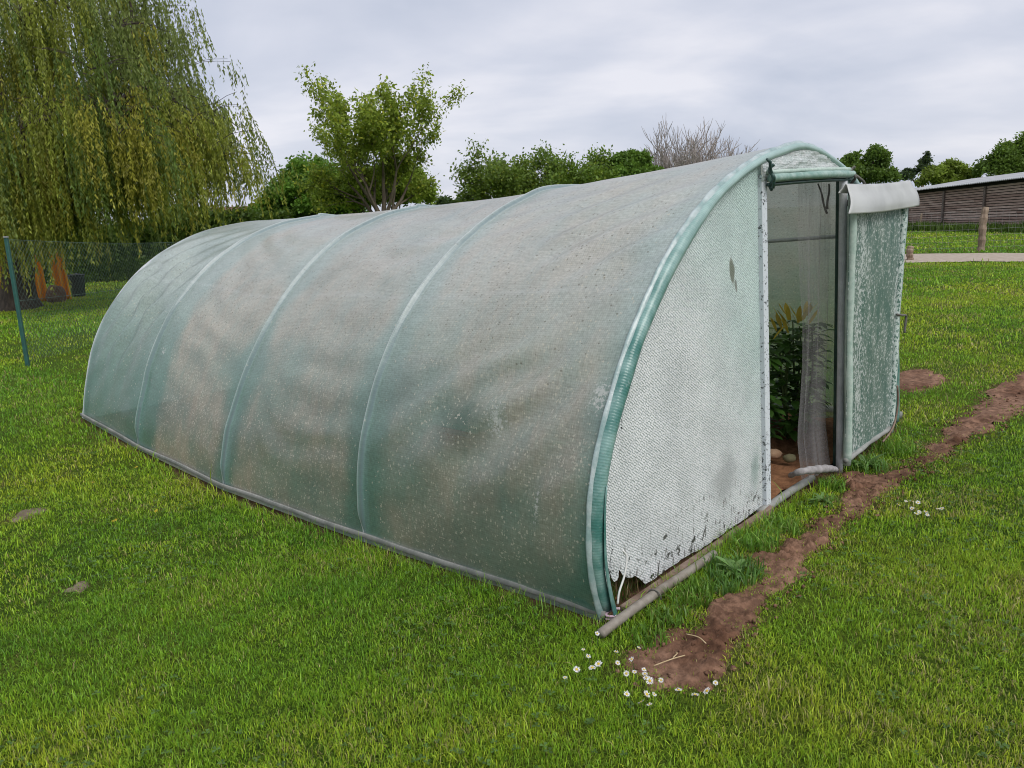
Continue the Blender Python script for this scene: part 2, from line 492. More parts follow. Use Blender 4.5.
# ------------------------------------------------------------------ grass
def blades(px, py, hgt, wid, colr, lean=.55, bend=.6):
    m = len(px); th = rng.uniform(0, 2 * math.pi, m); z = terrain(px, py) - .004
    L = rng.normal(0, 1, m) * lean * .5 + lean * .6; L = np.clip(np.abs(L), .05, 1.35)
    dirx, diry = np.cos(th), np.sin(th)
    ph = th + math.pi / 2 + rng.normal(0, .5, m); sx, sy = np.cos(ph) * wid * .5, np.sin(ph) * wid * .5
    V = np.zeros((m, 5, 3), np.float32); C = np.zeros((m, 5, 3), np.float32)
    base = np.stack([px, py, z], -1); side = np.stack([sx, sy, sx * 0], -1)
    a1 = L * .6; a2 = np.clip(L * 1.25 + bend * .3, 0, 1.7)
    mid = base + np.stack([dirx * np.sin(a1), diry * np.sin(a1), np.cos(a1)], -1) * (hgt * .55)[:, None]
    tip = mid + np.stack([dirx * np.sin(a2), diry * np.sin(a2), np.cos(a2)], -1) * (hgt * .45)[:, None]
    V[:, 0] = base - side * .8; V[:, 1] = base + side * .8; V[:, 2] = mid + side; V[:, 3] = mid - side; V[:, 4] = tip
    C[:] = colr[:, None]
    i = np.arange(m)[:, None] * 5
    F = np.concatenate([i + np.array([[0, 1, 2]]), i + np.array([[0, 2, 3]]), i + np.array([[3, 2, 4]])])
    return V.reshape(-1, 3), F, C.reshape(-1, 3)


def grass_col(x, y, m):
    big = fbm(x * .55, y * .55, 41, 3); med = fbm(x * 2.6, y * 2.6, 57, 3); r = rng.random(m)
    base = np.array([.235, .41, .024]); yel = np.array([.42, .49, .036]); dark = np.array([.105, .265, .022]); straw = np.array([.42, .36, .15])
    t = np.clip((big - .5) * 2.6 + (med - .5) * 1.6 + rng.normal(0, .32, m), -1, 1)[:, None]
    c = np.where(t > 0, base + (yel - base) * t, base + (dark - base) * -t)
    dry = np.clip((med - .50) * 3.0, 0, .5) * (.25 + .35 * (x > .5)) + .025
    c = np.where((r < dry)[:, None], straw * rng.uniform(.6, 1.1, (m, 1)), c)
    return c * rng.uniform(.55, 1.5, (m, 1))


GR = NT('grass_blade'); c = GR.attr('col', 'Color')
GRASS = GR.done(GR.mixs(.40, GR.pbr(c, .42, 0, .35), GR.transl(GR.mix(.25, c, (.22, .34, .02)))))
gV, gF, gC = [], [], []; off = 0


def add_blades(*a, **k):
    global off
    V, F, C = blades(*a, **k); gV.append(V); gF.append(F + off); gC.append(C); off += len(V)


#          r0   r1   per m2  height  width
for r0, r1, den, h, wd in [(1.5, 2.8, 34000, .028, .0023), (2.8, 4.2, 23000, .028, .0027), (4.2, 6.5, 10500, .030, .0040), (6.5, 10, 4200, .036, .0058), (10, 16, 1900, .046, .009), (16, 27, 760, .055, .015), (27, 60, 120, .08, .036)]:
    ang = math.radians(64 if r1 < 11 else 48); area = ang * (r1 ** 2 - r0 ** 2); m = int(area * den)
    r = np.sqrt(rng.uniform(r0 ** 2, r1 ** 2, m)); t = rng.uniform(-ang, ang, m); x, y = r * np.sin(t), r * np.cos(t)
    fa = foot_amount(x, y); so_ = soil_amount(x, y)
    keep = (fa < -.045) & ((so_ < rng.normal(.02, .05, m)) | ((so_ < .1) & (rng.random(m) < .06 + .70 * (x < -1.5))))
    trk = in_poly(x, y, TRACK) if r1 > 15 else np.zeros(m, bool); keep &= ~trk
    patchy = fbm(x * 1.7, y * 1.7, 77, 3); clump = fbm(x * 16, y * 16, 78, 2); keep &= rng.random(m) < np.clip(.35 + patchy * 1.2, 0, 1) * np.clip((clump - .25) * 3.2, .4, 1)
    # hidden far side of the tunnel: thinner
    s_, L_2 = to_local(x, y); hid = (L_2 > 6.3) & (s_ > .8) & (r < 16); keep &= ~(hid & (rng.random(m) < .7))
    x, y, fa, so_, patchy = x[keep], y[keep], fa[keep], so_[keep], patchy[keep]; m = len(x)
    hh = h * rng.uniform(.55, 1.25, m) * (.65 + .75 * fbm(x * 2.1, y * 2.1, 91, 3))
    near_edge = np.exp(-np.clip(-fa - .05, 0, 9) / .07); hh *= 1 + near_edge * (rng.random(m) < .5) * 1.7
    hh *= 1 - .35 * np.exp(-np.clip(-so_, 0, 9) / .06)
    long = rng.random(m) < .008; hh = np.where(long, hh * 2.2, hh)
    add_blades(x, y, hh, wd * rng.uniform(.6, 1.3, m) * np.where(long, 1.5, 1), grass_col(x, y, m), lean=.95, bend=.9)
struct(build('grass', np.concatenate(gV), np.concatenate(gF), GRASS, col=np.concatenate(gC)), 'stuff')

# clover and broad-leaved ground cover in the near lawn
m = 5200; r = np.sqrt(rng.uniform(1.9 ** 2, 7 ** 2, m)); t = rng.uniform(-.72, .72, m); x, y = r * np.sin(t), r * np.cos(t)
k = (foot_amount(x, y) < -.06) & (soil_amount(x, y) < -.02) & (fbm(x * 1.3, y * 1.3, 123, 3) > .5); x, y = x[k], y[k]; m = len(x)
Vs, Cs = [], []
z = terrain(x, y) + rng.uniform(.012, .04, m); th = rng.uniform(0, 6.28, m); sz = rng.uniform(.007, .014, m)
for q in range(3):
    a = th + q * 2.094; cx, cy = np.cos(a), np.sin(a)
    P = np.stack([np.stack([x, y, z], -1),
                  np.stack([x + sz * (cx * .8 - cy * .55), y + sz * (cy * .8 + cx * .55), z + sz * .35], -1),
                  np.stack([x + sz * 1.35 * cx, y + sz * 1.35 * cy, z + sz * .15], -1),
                  np.stack([x + sz * (cx * .8 + cy * .55), y + sz * (cy * .8 - cx * .55), z + sz * .35], -1)], 1)
    Vs.append(P); Cs.append(np.repeat((np.array([.10, .185, .045]) * rng.uniform(.6, 1.4, (m, 1)))[:, None], 4, 1))
V = np.concatenate(Vs).reshape(-1, 3); C_ = np.concatenate(Cs).reshape(-1, 3)
struct(build('clover', V, np.arange(len(V)).reshape(-1, 4), GRASS, col=C_), 'stuff')

# ================================================================== polytunnel
NP = 260
RIGHT = [(2.05, 2.036), (2.31, 2.002), (2.74, 1.89), (3.08, 1.71), (3.38, 1.49), (3.62, 1.2), (3.79, .92), (3.93, .58), (4.03, .2), (4.08, -.11)]
FRONT = catmull([(0, 0.0), (-.05, .15), (-.08, .33), (-.065, .57), (-.005, .77), (.09, .96), (.22, 1.17), (.365, 1.34), (.52, 1.50), (.74, 1.665), (1.02, 1.815), (1.40, 1.945), (1.66, 2.000), (1.85, 2.032), (1.91, 2.038)] + RIGHT, NP)


def mirror(pts, base_r):
    p = list(pts); q = [(4.14 - s, z) for s, z in p if s < 1.95]
    q = [(s, z + (base_r - p[0][1]) * max(0, 1 - z / 1.2)) for s, z in q]
    return p + [(2.07, p[-1][1] + .012)] * (p[-1][0] < 2.03) + q[::-1]


R4 = catmull(mirror([(0.0, -0.08), (-0.0, 0.1), (0.02, 0.34), (0.07, 0.55), (0.17, 0.79), (0.27, 0.965), (0.4, 1.145), (0.54, 1.29), (0.7, 1.42), (0.88, 1.545), (1.1, 1.665), (1.29, 1.75), (1.53, 1.83), (1.74, 1.88)], -.11), NP)
R3 = catmull(mirror([(0.0, -0.12), (0.02, 0.05), (0.09, 0.30), (0.15, 0.43), (0.26, 0.65), (0.41, 0.89), (0.56, 1.085), (0.72, 1.26), (0.92, 1.43), (1.13, 1.56), (1.34, 1.66), (1.68, 1.77), (2.0, 1.82)], -.12), NP)
R2 = catmull(mirror([(0.0, -0.07), (0.04, 0.16), (0.12, 0.4), (0.21, 0.64), (0.35, 0.89), (0.51, 1.11), (0.72, 1.31), (0.97, 1.49), (1.26, 1.635), (1.61, 1.745), (2.01, 1.80)], -.08), NP)
R1 = catmull(mirror([(0.0, 0.03), (0.08, 0.36), (0.17, 0.64), (0.31, 0.91), (0.48, 1.14), (0.67, 1.335), (0.9, 1.495), (1.15, 1.62), (1.41, 1.715), (1.71, 1.775), (2.05, 1.81)], 0.0), NP)
RIBL = [0.0, 1.674, 3.345, 4.829, 6.089]
PROF = np.array([FRONT, R4, R3, R2, R1])


def prof_at(L):
    L = np.atleast_1d(L); out = np.empty((len(L), NP, 2))
    for i, l in enumerate(L):
        k = int(np.clip(np.searchsorted(RIBL, l, 'right') - 1, 0, 3)); t = (l - RIBL[k]) / (RIBL[k + 1] - RIBL[k]); out[i] = PROF[k] * (1 - t) + PROF[k + 1] * t
    return out


def prof_normals(P):
    T = np.gradient(P, axis=-2); Nn = np.stack([-T[..., 1], T[..., 0]], -1)   # left of travel = outward (going left foot -> over -> right foot)
    return Nn / (np.linalg.norm(Nn, axis=-1, keepdims=True) + 1e-9)


tun = thing('polytunnel', 'long hooped polytunnel of dirty green film with an open door in its end', 'polytunnel', tuple(W(2.05, 3.0, -.1)))

# --- materials
n = NT('tunnel_film'); uv = n.uv(); dirt = n.attr('dirt'); low = n.attr('low'); seam_glint = n.attr('seam_glint')
f1 = n.noise(uv, 1.6, 4, .6); f2 = n.noise(n.scale(uv, 1, .35, 1), 9, 5, .65); f3 = n.noise(uv, 55, 4, .7); f4 = n.noise(n.scale(uv, .25, 1, 1), 30, 3, .6)
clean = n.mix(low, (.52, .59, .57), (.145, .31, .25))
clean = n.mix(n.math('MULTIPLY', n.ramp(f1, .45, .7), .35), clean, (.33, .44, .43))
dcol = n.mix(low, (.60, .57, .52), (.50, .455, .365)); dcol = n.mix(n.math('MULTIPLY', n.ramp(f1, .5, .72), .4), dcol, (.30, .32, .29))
c = n.mix(n.math('MULTIPLY', dirt, n.math('ADD', n.math('MULTIPLY', n.ramp(f2, .3, .65), .45), .55), True), clean, dcol)
c = n.mul(.55, c, n.mix(n.ramp(f3, .3, .7), (.62, .62, .60), (1.15, 1.15, 1.15)))
c = n.mul(.4, c, n.mix(n.ramp(f4, .3, .7), (.85, .85, .84), (1.08, 1.08, 1.08)))
f6 = n.noise(uv, 2.6, 5, .6); c = n.mul(.3, c, n.mix(n.ramp(f6, .32, .68), (.76, .77, .76), (1.15, 1.15, 1.14)))
# pale lichen specks low down, dark specks on top
wob = n.n('ShaderNodeTexNoise'); n.set(wob.inputs['Vector'], uv); wob.inputs['Scale'].default_value = 70; wob.inputs['Detail'].default_value = 3
wb_ = n.n('ShaderNodeVectorMath', operation='MULTIPLY_ADD'); n.set(wb_.inputs[0], wob.outputs['Color']); wb_.inputs[1].default_value = (.022, .03, 0); n.set(wb_.inputs[2], uv); uvw = wb_.outputs[0]
d1, c1 = n.vor(uvw, 66); sepc = n.n('ShaderNodeSeparateColor'); n.set(sepc.inputs[0], c1)
lcl = n.noise(n.scale(uv, 1, .6, 1), 3.2, 4, .65)
lichen = n.math('MULTIPLY', n.ramp(n.math('SUBTRACT', d1, n.math('MULTIPLY', sepc.outputs[1], .32)), .16, .04), n.ramp(n.math('ADD', sepc.outputs[0], n.math('MULTIPLY', n.math('MULTIPLY', dirt, n.math('ADD', low, .15)), n.math('ADD', n.math('MULTIPLY', lcl, 1.7), -.04))), .90, .97))
d2, c2 = n.vor(uvw, 34); sep2 = n.n('ShaderNodeSeparateColor'); n.set(sep2.inputs[0], c2)
lich2 = n.math('MULTIPLY', n.ramp(d2, .24, .12), n.ramp(n.math('ADD', sep2.outputs[1], n.math('MULTIPLY', n.math('MULTIPLY', dirt, low), .4)), .97, 1.03))
c = n.mix(n.math('MULTIPLY', lichen, .6), c, (.62, .58, .47)); c = n.mix(n.math('MULTIPLY', lich2, .85), c, (.68, .66, .55))
d3, c3 = n.vor(n.scale(uv, .8, 1, 1), 48); sep3 = n.n('ShaderNodeSeparateColor'); n.set(sep3.inputs[0], c3)
spot = n.math('MULTIPLY', n.ramp(d3, .30, .14), n.ramp(n.math('ADD', n.math('ADD', sep3.outputs[0], n.math('MULTIPLY', dirt, .32)), n.math('MULTIPLY', low, -.9)), .80, .86))
c = n.mix(n.math('MULTIPLY', spot, .65), c, (.16, .14, .11))
# reinforcing weave
wv = n.n('ShaderNodeTexWave', wave_type='BANDS', bands_direction='Y'); n.set(wv.inputs['Vector'], uv); wv.inputs['Scale'].default_value = 26; wv.inputs['Distortion'].default_value = .6
wx = n.n('ShaderNodeTexWave', wave_type='BANDS', bands_direction='X'); n.set(wx.inputs['Vector'], uv); wx.inputs['Scale'].default_value = 26; wx.inputs['Distortion'].default_value = .6
weave = n.math('ADD', wv.outputs['Fac'], wx.outputs['Fac'])
c = n.mul(.22, c, n.mix(n.math('MULTIPLY', weave, .5), (.45, .5, .48), (1.3, 1.3, 1.3)))
c = n.mix(n.math('MULTIPLY', n.attr('pipe'), .75), c, (.17, .24, .27))
c = n.mix(n.math('MULTIPLY', seam_glint, .9), c, (.84, .87, .90))
def wl(x, y, s_):
    r = ray(x, y); o_ = P0 + DV * s_; t = np.dot(o_ - O, DV) / np.dot(r, DV); q = O + t * r - o_; return float(np.dot(q, NV)), float(q[2]) + .07
sxy = n.n('ShaderNodeSeparateXYZ'); n.set(sxy.inputs[0], uv)
for (px_, py_, s_, rx_, ry_) in ((492, 425, .04, .10, .14), (590, 405, .02, .10, .12), (545, 512, .0, .025, .16), (160, 345, .25, .05, .05), (150, 378, .15, .03, .03)):
    L0_, a0_ = wl(px_, py_, s_); dx_ = n.math('DIVIDE', n.math('SUBTRACT', sxy.outputs[0], L0_), rx_); dy_ = n.math('DIVIDE', n.math('SUBTRACT', sxy.outputs[1], a0_), ry_)
    dd_ = n.math('SQRT', n.math('ADD', n.math('MULTIPLY', dx_, dx_), n.math('MULTIPLY', dy_, dy_)))
    f5 = n.noise(uv, 46, 5, .75); c = n.mix(n.math('MULTIPLY', n.ramp(n.math('SUBTRACT', f5, n.math('MULTIPLY', dd_, .22)), .42, .47), .8), c, (.70, .72, .69))
nb = n.bump(n.math('ADD', n.math('MULTIPLY', f2, .8), n.math('ADD', n.math('MULTIPLY', f4, .5), n.math('MULTIPLY', weave, .05))), .26, .010)
film = n.mixs(.26, n.pbr(c, .24, 0, .6, nb), n.transl(n.mix(.3, c, (.45, .55, .42)), nb))
tr_ = n.math('ADD', .05, n.math('MULTIPLY', low, n.math('ADD', .17, n.math('MULTIPLY', n.ramp(f1, .35, .65), .10))))
for (px_, py_, s_, rx_, ry_, k_) in ((466, 424, .1, .24, .17, .42), (640, 500, .0, .22, .45, .12)):
    L0_, a0_ = wl(px_, py_, s_); dx_ = n.math('DIVIDE', n.math('SUBTRACT', sxy.outputs[0], L0_), rx_); dy_ = n.math('DIVIDE', n.math('SUBTRACT', sxy.outputs[1], a0_), ry_)
    dd_ = n.math('SQRT', n.math('ADD', n.math('MULTIPLY', dx_, dx_), n.math('MULTIPLY', dy_, dy_)))
    tr_ = n.math('ADD', tr_, n.math('MULTIPLY', n.ramp(n.math('ADD', dd_, n.math('MULTIPLY', f2, .4)), 1.45, .35), k_))
tr_ = n.math('MULTIPLY', tr_, n.math('SUBTRACT', 1.0, n.math('MAXIMUM', n.math('MULTIPLY', lichen, .8), n.math('MULTIPLY', seam_glint, .8))))
FILM = n.done(n.mixs(tr_, film, n.transp((.85, .93, .88))))

n = NT('bubble_film'); uv = n.uv()
sx = n.n('ShaderNodeSeparateXYZ'); n.set(sx.inputs[0], uv)
PB = .0118
mp_ = n.n('ShaderNodeMapping'); n.set(mp_.inputs[0], uv); mp_.inputs['Rotation'].default_value = (0, 0, .62); mp_.inputs['Scale'].default_value = (1, 1.12, 1)
dv, dc_ = n.vor(mp_.outputs[0], 1 / PB, .3)
bub = n.ramp(dv, .60, .34)
mint = n.noise(uv, 1.5, 3); big = n.noise(uv, 4, 4)
h = sx.outputs[1]; ss = sx.outputs[0]
base = n.mix(n.math('MULTIPLY', n.ramp(n.math('ADD', n.math('ADD', n.math('MULTIPLY', ss, .42), n.math('MULTIPLY', h, .30)), n.math('MULTIPLY', mint, .5)), .75, 1.5), .85), (.88, .89, .90), (.60, .79, .74))
c = n.mul(.95, base, n.mix(bub, (.54, .60, .60), (1.1, 1.1, 1.1)))
c = n.mul(.35, c, n.mix(n.ramp(big, .35, .65), (.72, .74, .74), (1.1, 1.1, 1.1)))
# mildew towards the ground, streaks and two stains
mn = n.noise(uv, 16, 6, .7); ms = n.noise(n.scale(uv, 3.2, .9, 1), 14, 5, .65); mg = n.noise(uv, 5, 3)
mil = n.ramp(n.math('ADD', mn, n.math('MULTIPLY', h, -.30)), .53, .585)
c = n.mix(n.math('MULTIPLY', mil, n.ramp(h, .62, .12)), c, (.06, .065, .055))
c = n.mix(n.math('MULTIPLY', n.math('MULTIPLY', n.ramp(ms, .57, .63), n.ramp(n.math('ADD', h, n.math('MULTIPLY', mg, .3)), .62, .2)), .8), c, (.12, .115, .10))


def blot(cx, cz, rx, rz, tilt, strength, colr, lo=1.0, hi=.6):
    global c
    dx = n.math('SUBTRACT', ss, cx); dz = n.math('SUBTRACT', h, cz)
    a = n.math('DIVIDE', n.math('ADD', n.math('MULTIPLY', dx, math.cos(tilt)), n.math('MULTIPLY', dz, math.sin(tilt))), rx)
    b = n.math('DIVIDE', n.math('ADD', n.math('MULTIPLY', dz, math.cos(tilt)), n.math('MULTIPLY', dx, -math.sin(tilt))), rz)
    d = n.math('SQRT', n.math('ADD', n.math('MULTIPLY', a, a), n.math('MULTIPLY', b, b)))
    d = n.math('ADD', d, n.math('MULTIPLY', n.math('SUBTRACT', mn, .5), 1.1))
    c = n.mix(n.math('MULTIPLY', n.ramp(d, lo, hi), strength), c, colr)


blot(*wp(735, 272, 0), .032, .085, .25, .9, (.18, .19, .14)); blot(*wp(739, 286, 0), .014, .045, .3, .8, (.17, .18, .14))
blot(*wp(757, 470, 0), .06, .13, 0, .55, (.20, .34, .30), 1.2, .2); blot(*wp(726, 480, 0), .13, .16, -.3, .45, (.32, .34, .34), 1.3, .3)
blot(*wp(623, 590, 0), .014, .06, .15, .95, (.03, .03, .025)); blot(*wp(660, 575, 0), .008, .075, -.25, .9, (.05, .05, .04)); blot(*wp(705, 533, 0), .007, .06, -.4, .9, (.05, .05, .04)); blot(*wp(656, 588, 0), .02, .03, 0, .9, (.04, .07, .06))
nb = n.bump(n.math('ADD', n.math('MULTIPLY', bub, .6), n.math('MULTIPLY', big, 1.5)), .6, .006)
bf = n.mixs(.22, n.pbr(c, .28, 0, .5, nb), n.transl(n.mix(.3, c, (.6, .7, .65)), nb))
BUBBLE = n.done(bf)

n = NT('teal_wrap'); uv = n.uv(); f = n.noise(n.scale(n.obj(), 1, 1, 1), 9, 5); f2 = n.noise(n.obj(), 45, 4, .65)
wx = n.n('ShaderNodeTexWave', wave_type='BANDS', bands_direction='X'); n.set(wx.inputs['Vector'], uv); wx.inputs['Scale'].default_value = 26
c = n.mix(n.ramp(f, .35, .68), (.060, .20, .175), (.24, .40, .37)); szz = n.n('ShaderNodeSeparateXYZ'); n.set(szz.inputs[0], n.obj()); c = n.mix(n.math('MULTIPLY', n.ramp(szz.outputs[2], 1.2, 2.1), .7), c, (.46, .60, .57))  # sky sheen painted in: wrap colour turns paler with height
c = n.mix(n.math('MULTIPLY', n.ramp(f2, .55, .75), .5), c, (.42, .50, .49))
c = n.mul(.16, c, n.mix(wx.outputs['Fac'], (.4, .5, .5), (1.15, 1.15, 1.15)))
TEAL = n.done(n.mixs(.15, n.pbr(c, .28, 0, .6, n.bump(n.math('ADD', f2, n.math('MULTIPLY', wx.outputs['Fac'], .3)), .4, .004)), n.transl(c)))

GALV = simple('galvanised_tube', (.46, .48, .50), (.58, .60, .62), 14, .42, .15, .15, .001)
WGREY = simple('weathered_grey_rail', (.20, .205, .19), (.34, .345, .33), 6, .75, 0, .4, .003)
RUSTY = simple('rusted_pipe', (.20, .17, .14), (.33, .30, .26), 12, .7, .15, .4, .002)
OLDWOOD = simple('old_brown_batten', (.13, .075, .05), (.27, .20, .16), 10, .9, 0, .6, .003)
STRAP = simple('dull_strap', (.10, .10, .09), (.16, .15, .13), 30, .8)
CORD = simple('pale_cord', (.62, .62, .60), (.75, .75, .73), 40, .6)
PINK = simple('faded_pink_twine', (.42, .30, .36), (.52, .40, .46), 50, .8)

# --- cover
ls = np.linspace(0.0, 6.1, 150)
for r in RIBL[1:4]: ls = np.r_[ls, r + np.array([-.075, -.055, -.04, -.032, -.025, -.019, -.014, -.009, -.004, 0, .004, .008, .012, .017, .023, .03, .04, .055, .075])]
ls = np.unique(np.round(np.r_[ls, 6.089 + np.array([-.06, -.04, -.02, 0, .011])], 4)); ls = ls[ls <= 6.1]
P = prof_at(np.minimum(ls, 6.089)); Nn = prof_normals(P); nL = len(ls)
al = np.concatenate([np.zeros((nL, 1)), np.cumsum(np.linalg.norm(np.diff(P, axis=1), axis=2), axis=1)], 1)
LL = np.repeat(ls[:, None], NP, 1); zrel = P[..., 1]
T_ = np.linspace(0, 1, NP)[None]
bay = np.clip(np.searchsorted(RIBL, ls, 'right') - 1, 0, 3); bt = (ls - np.array(RIBL)[bay]) / (np.array(RIBL)[bay + 1] - np.array(RIBL)[bay])
disp = -.016 * (np.sin(np.pi * bt) ** 1.4)[:, None] * (np.sin(np.pi * T_) ** .5 - .75 * np.sin(np.pi * T_) ** 6)
ribd = np.min(np.abs(ls[:, None] - np.array(RIBL[1:4])[None]), 1); ribs_ = (ls[:, None] - np.array(RIBL[1:4])[None])[np.arange(nL), np.argmin(np.abs(ls[:, None] - np.array(RIBL[1:4])[None]), 1)]
disp = disp + (.030 * np.exp(-(ribd / .016) ** 2))[:, None] * np.clip((al - .07) / .12, 0, 1)
# folds: long, shallow creases that sag from rib to rib, plus bunching next to the back hoop
side = np.sin(np.pi * np.clip(T_ * 2.1, 0, 1)) ** 1.5 * (1 - np.clip((T_ - .36) / .12, 0, 1))
fold = np.zeros_like(LL)
for b, (a1, f1_, sk, sd_) in enumerate([(.0125, 21, .55, 5), (.0045, 24, -.25, 11), (.0022, 22, -.45, 17), (.006, 15, 1.2, 23)]):
    msk = (bay == b)[:, None] * (np.sin(np.pi * bt) ** .6)[:, None]
    warp = al + sk * (LL - RIBL[b]) + .14 * np.sin(np.pi * bt)[:, None] + .25 * (fbm(LL * 1.1, al * 1.1, sd_, 3) - .5) * 1.8
    fold += msk * a1 * side * np.clip(fbm(LL * .9, al * 1.4, sd_ + 5, 3) * 3 - .9, 0, 1.3) * np.sin(warp * f1_)
msk = (bay == 3)[:, None] * np.exp(-((bt - .55) / .35) ** 2)[:, None]
fold += msk * .012 * np.exp(-((T_ - .2) / .1) ** 2) * np.sin(LL * 24 + al * 5 + 3 * fbm(LL * 2, al * 2, 71, 2))
disp = disp + fold * 2.6 + (fbm(LL * 5, al * 5, 61, 3) - .5) * .006
Pd = P + Nn * disp[..., None]
ht = np.clip(al, 0, None)
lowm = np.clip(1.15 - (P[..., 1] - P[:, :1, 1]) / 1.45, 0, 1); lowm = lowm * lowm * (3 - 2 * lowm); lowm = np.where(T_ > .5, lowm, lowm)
nz = fbm(LL * 2.2, al * 2.2, 44, 4)
dm = np.zeros_like(LL)
for b, (str_, l0, l1) in enumerate([(.88, .17, .10), (.92, .22, .13), (1.0, .16, .30), (.16, .4, .1)]):
    Lb = RIBL[b + 1] - RIBL[b]; u = LL - RIBL[b]
    # rows: the strip just in front of each rib (towards the door) stays clean
    m_ = np.clip((u - l0 * .4 + (nz - .5) * .3) / .12, 0, 1) * np.clip((Lb - u - l1 + (nz - .5) * .25) / .12, 0, 1)
    dm += (bay == b)[:, None] * m_ * str_
dm *= np.clip(.55 + (nz - .35) * 1.9, .35, 1)
seam_glint = np.exp(-((al - 1.52 - .02 * np.sin(LL * 3)) / .012) ** 2) * .14 + np.clip(1 - (al - .02) / .06, 0, 1) * .35 + (np.exp(-((ribs_ - .004) / .0055) ** 2))[:, None] * 1.0 + np.exp(-((LL - 6.09) / .03) ** 2) * .7  # rib term paints a highlight line; other terms are seam and edge bands
V = W(Pd[..., 0], LL, Pd[..., 1])
build('cover', V.reshape(-1, 3), grid_faces(nL, NP), FILM, tun, uv=np.stack([LL, al], -1).reshape(-1, 2), att={'dirt': dm.ravel(), 'low': lowm.ravel(), 'seam_glint': np.clip(seam_glint, 0, 1).ravel(), 'pipe': np.repeat(np.exp(-((ribs_ + .015) / .010) ** 2)[:, None], NP, 1).ravel()})

# --- hoops under the film, purlins
for k in (1, 2, 3, 4):
    q = PROF[k] - prof_normals(PROF[k]) * .022
    MB().tube(W(q[::4, 0], q[::4, 0] * 0 + RIBL[k] - (.02 if k == 4 else 0), q[::4, 1]), .021, 8).build('hoop', GALV, tun)
for fr in (.30, .5, .72):
    i = int(fr * NP); pts = np.array([W(PROF[k][i, 0] - prof_normals(PROF[k])[i, 0] * .06, RIBL[k] + (.05 if k == 0 else 0), PROF[k][i, 1] - prof_normals(PROF[k])[i, 1] * .06) for k in range(5)])
    MB().tube(pts, .014, 8).build('purlin', GALV, tun)

# --- front hoop wrapped in film: an inner pipe and the puffy roll around it
q = FRONT - prof_normals(FRONT) * (.036 - .014 * np.clip((FRONT[:, 1] - 1.65) / .25, 0, 1))[:, None]
rad = .031 + .008 * (fbm(np.arange(NP) * .09, np.zeros(NP), 8, 3) - .5) + .006 * np.exp(-((np.arange(NP) - 40) / 25.) ** 2)
rad[:14] *= np.linspace(.75, 1, 14); rad *= 1 - .38 * np.clip((FRONT[:, 1] - 1.65) / .25, 0, 1)
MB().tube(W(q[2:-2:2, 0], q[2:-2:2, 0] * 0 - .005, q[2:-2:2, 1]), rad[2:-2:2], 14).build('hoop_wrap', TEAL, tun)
# pale lap of cover film folded over the outer edge of the roll
qo = FRONT + prof_normals(FRONT) * .006; qi = FRONT - prof_normals(FRONT) * .018
Vl = []
lapw = .030 + .02 * fbm(np.arange(NP) * .12, np.zeros(NP), 15, 3)
for t in np.linspace(0, 1, 7):
    a = t * 1.0; off_ = .030 * np.sin(a); ins = .055 * (1 - np.cos(a))
    qq = FRONT + prof_normals(FRONT) * (.007 - ins + .002 * np.sin(np.arange(NP) * .9))[:, None]
    Vl.append(W(qq[:, 0], .012 - off_ * (.6 + lapw * 6) + 0 * qq[:, 0], qq[:, 1]))
LAP = simple('pale_film_edge', (.22, .33, .32), (.46, .53, .53), 12, .3, 0, .4, .004, spec=.6)
lap = build('film_edge', np.array(Vl).reshape(-1, 3), grid_faces(7, NP), LAP, tun)
md = lap.modifiers.new('thickness', 'SOLIDIFY'); md.thickness = .003
# film skirt that flares at the near corner
Vs_ = []
for i, t in enumerate(np.linspace(0, 1, 16)):
    z = .62 * (1 - t) + .0 * t
    for j, u in enumerate(np.linspace(0, 1, 9)):
        s0 = np.interp(z, FRONT[:60, 1], FRONT[:60, 0]) + .035
        Vs_.append(W(s0 + u * (.022 + .035 * t ** 1.5) - .02 * t ** 3, -.042 + .03 * u - .012 * math.sin(u * math.pi) - .012 * t, z + .008 * math.sin(u * 5)))
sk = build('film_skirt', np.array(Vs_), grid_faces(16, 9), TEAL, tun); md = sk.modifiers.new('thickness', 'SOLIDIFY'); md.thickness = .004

# --- film-wrapped ground rail along the left side, plain rail on the right
Lr = np.linspace(-.02, 6.05, 90)
zb = np.interp(Lr, RIBL, [p[0, 1] for p in PROF]) + .045 + .008 * (fbm(Lr * 3, Lr * 0, 5, 3) - .5)
m = MB(); sec = [(-.005, -.014), (-.007, -.011), (-.007, .013), (-.005, .015), (.005, .015), (.008, .013), (.008, -.011), (.005, -.014)]
V = np.array([[W(a - .012 + .004 * math.sin(l * 5), l, z + b) for a, b in sec] for l, z in zip(Lr, zb)]).reshape(-1, 3)
m.add(V, [(i * 8 + j, (i + 1) * 8 + j, (i + 1) * 8 + (j + 1) % 8, i * 8 + (j + 1) % 8) for i in range(89) for j in range(8)] + [tuple(range(8)), tuple(89 * 8 + j for j in range(7, -1, -1))])
RAILF = simple('grey_wrapped_rail', (.18, .19, .175), (.30, .30, .28), 7, .8, 0, .35, .004)
m.build('ground_rail', RAILF, tun)
MB().tube(W(Lr * 0 + 4.15, Lr, zb - .06), .03, 8).build('ground_rail', RAILF, tun)

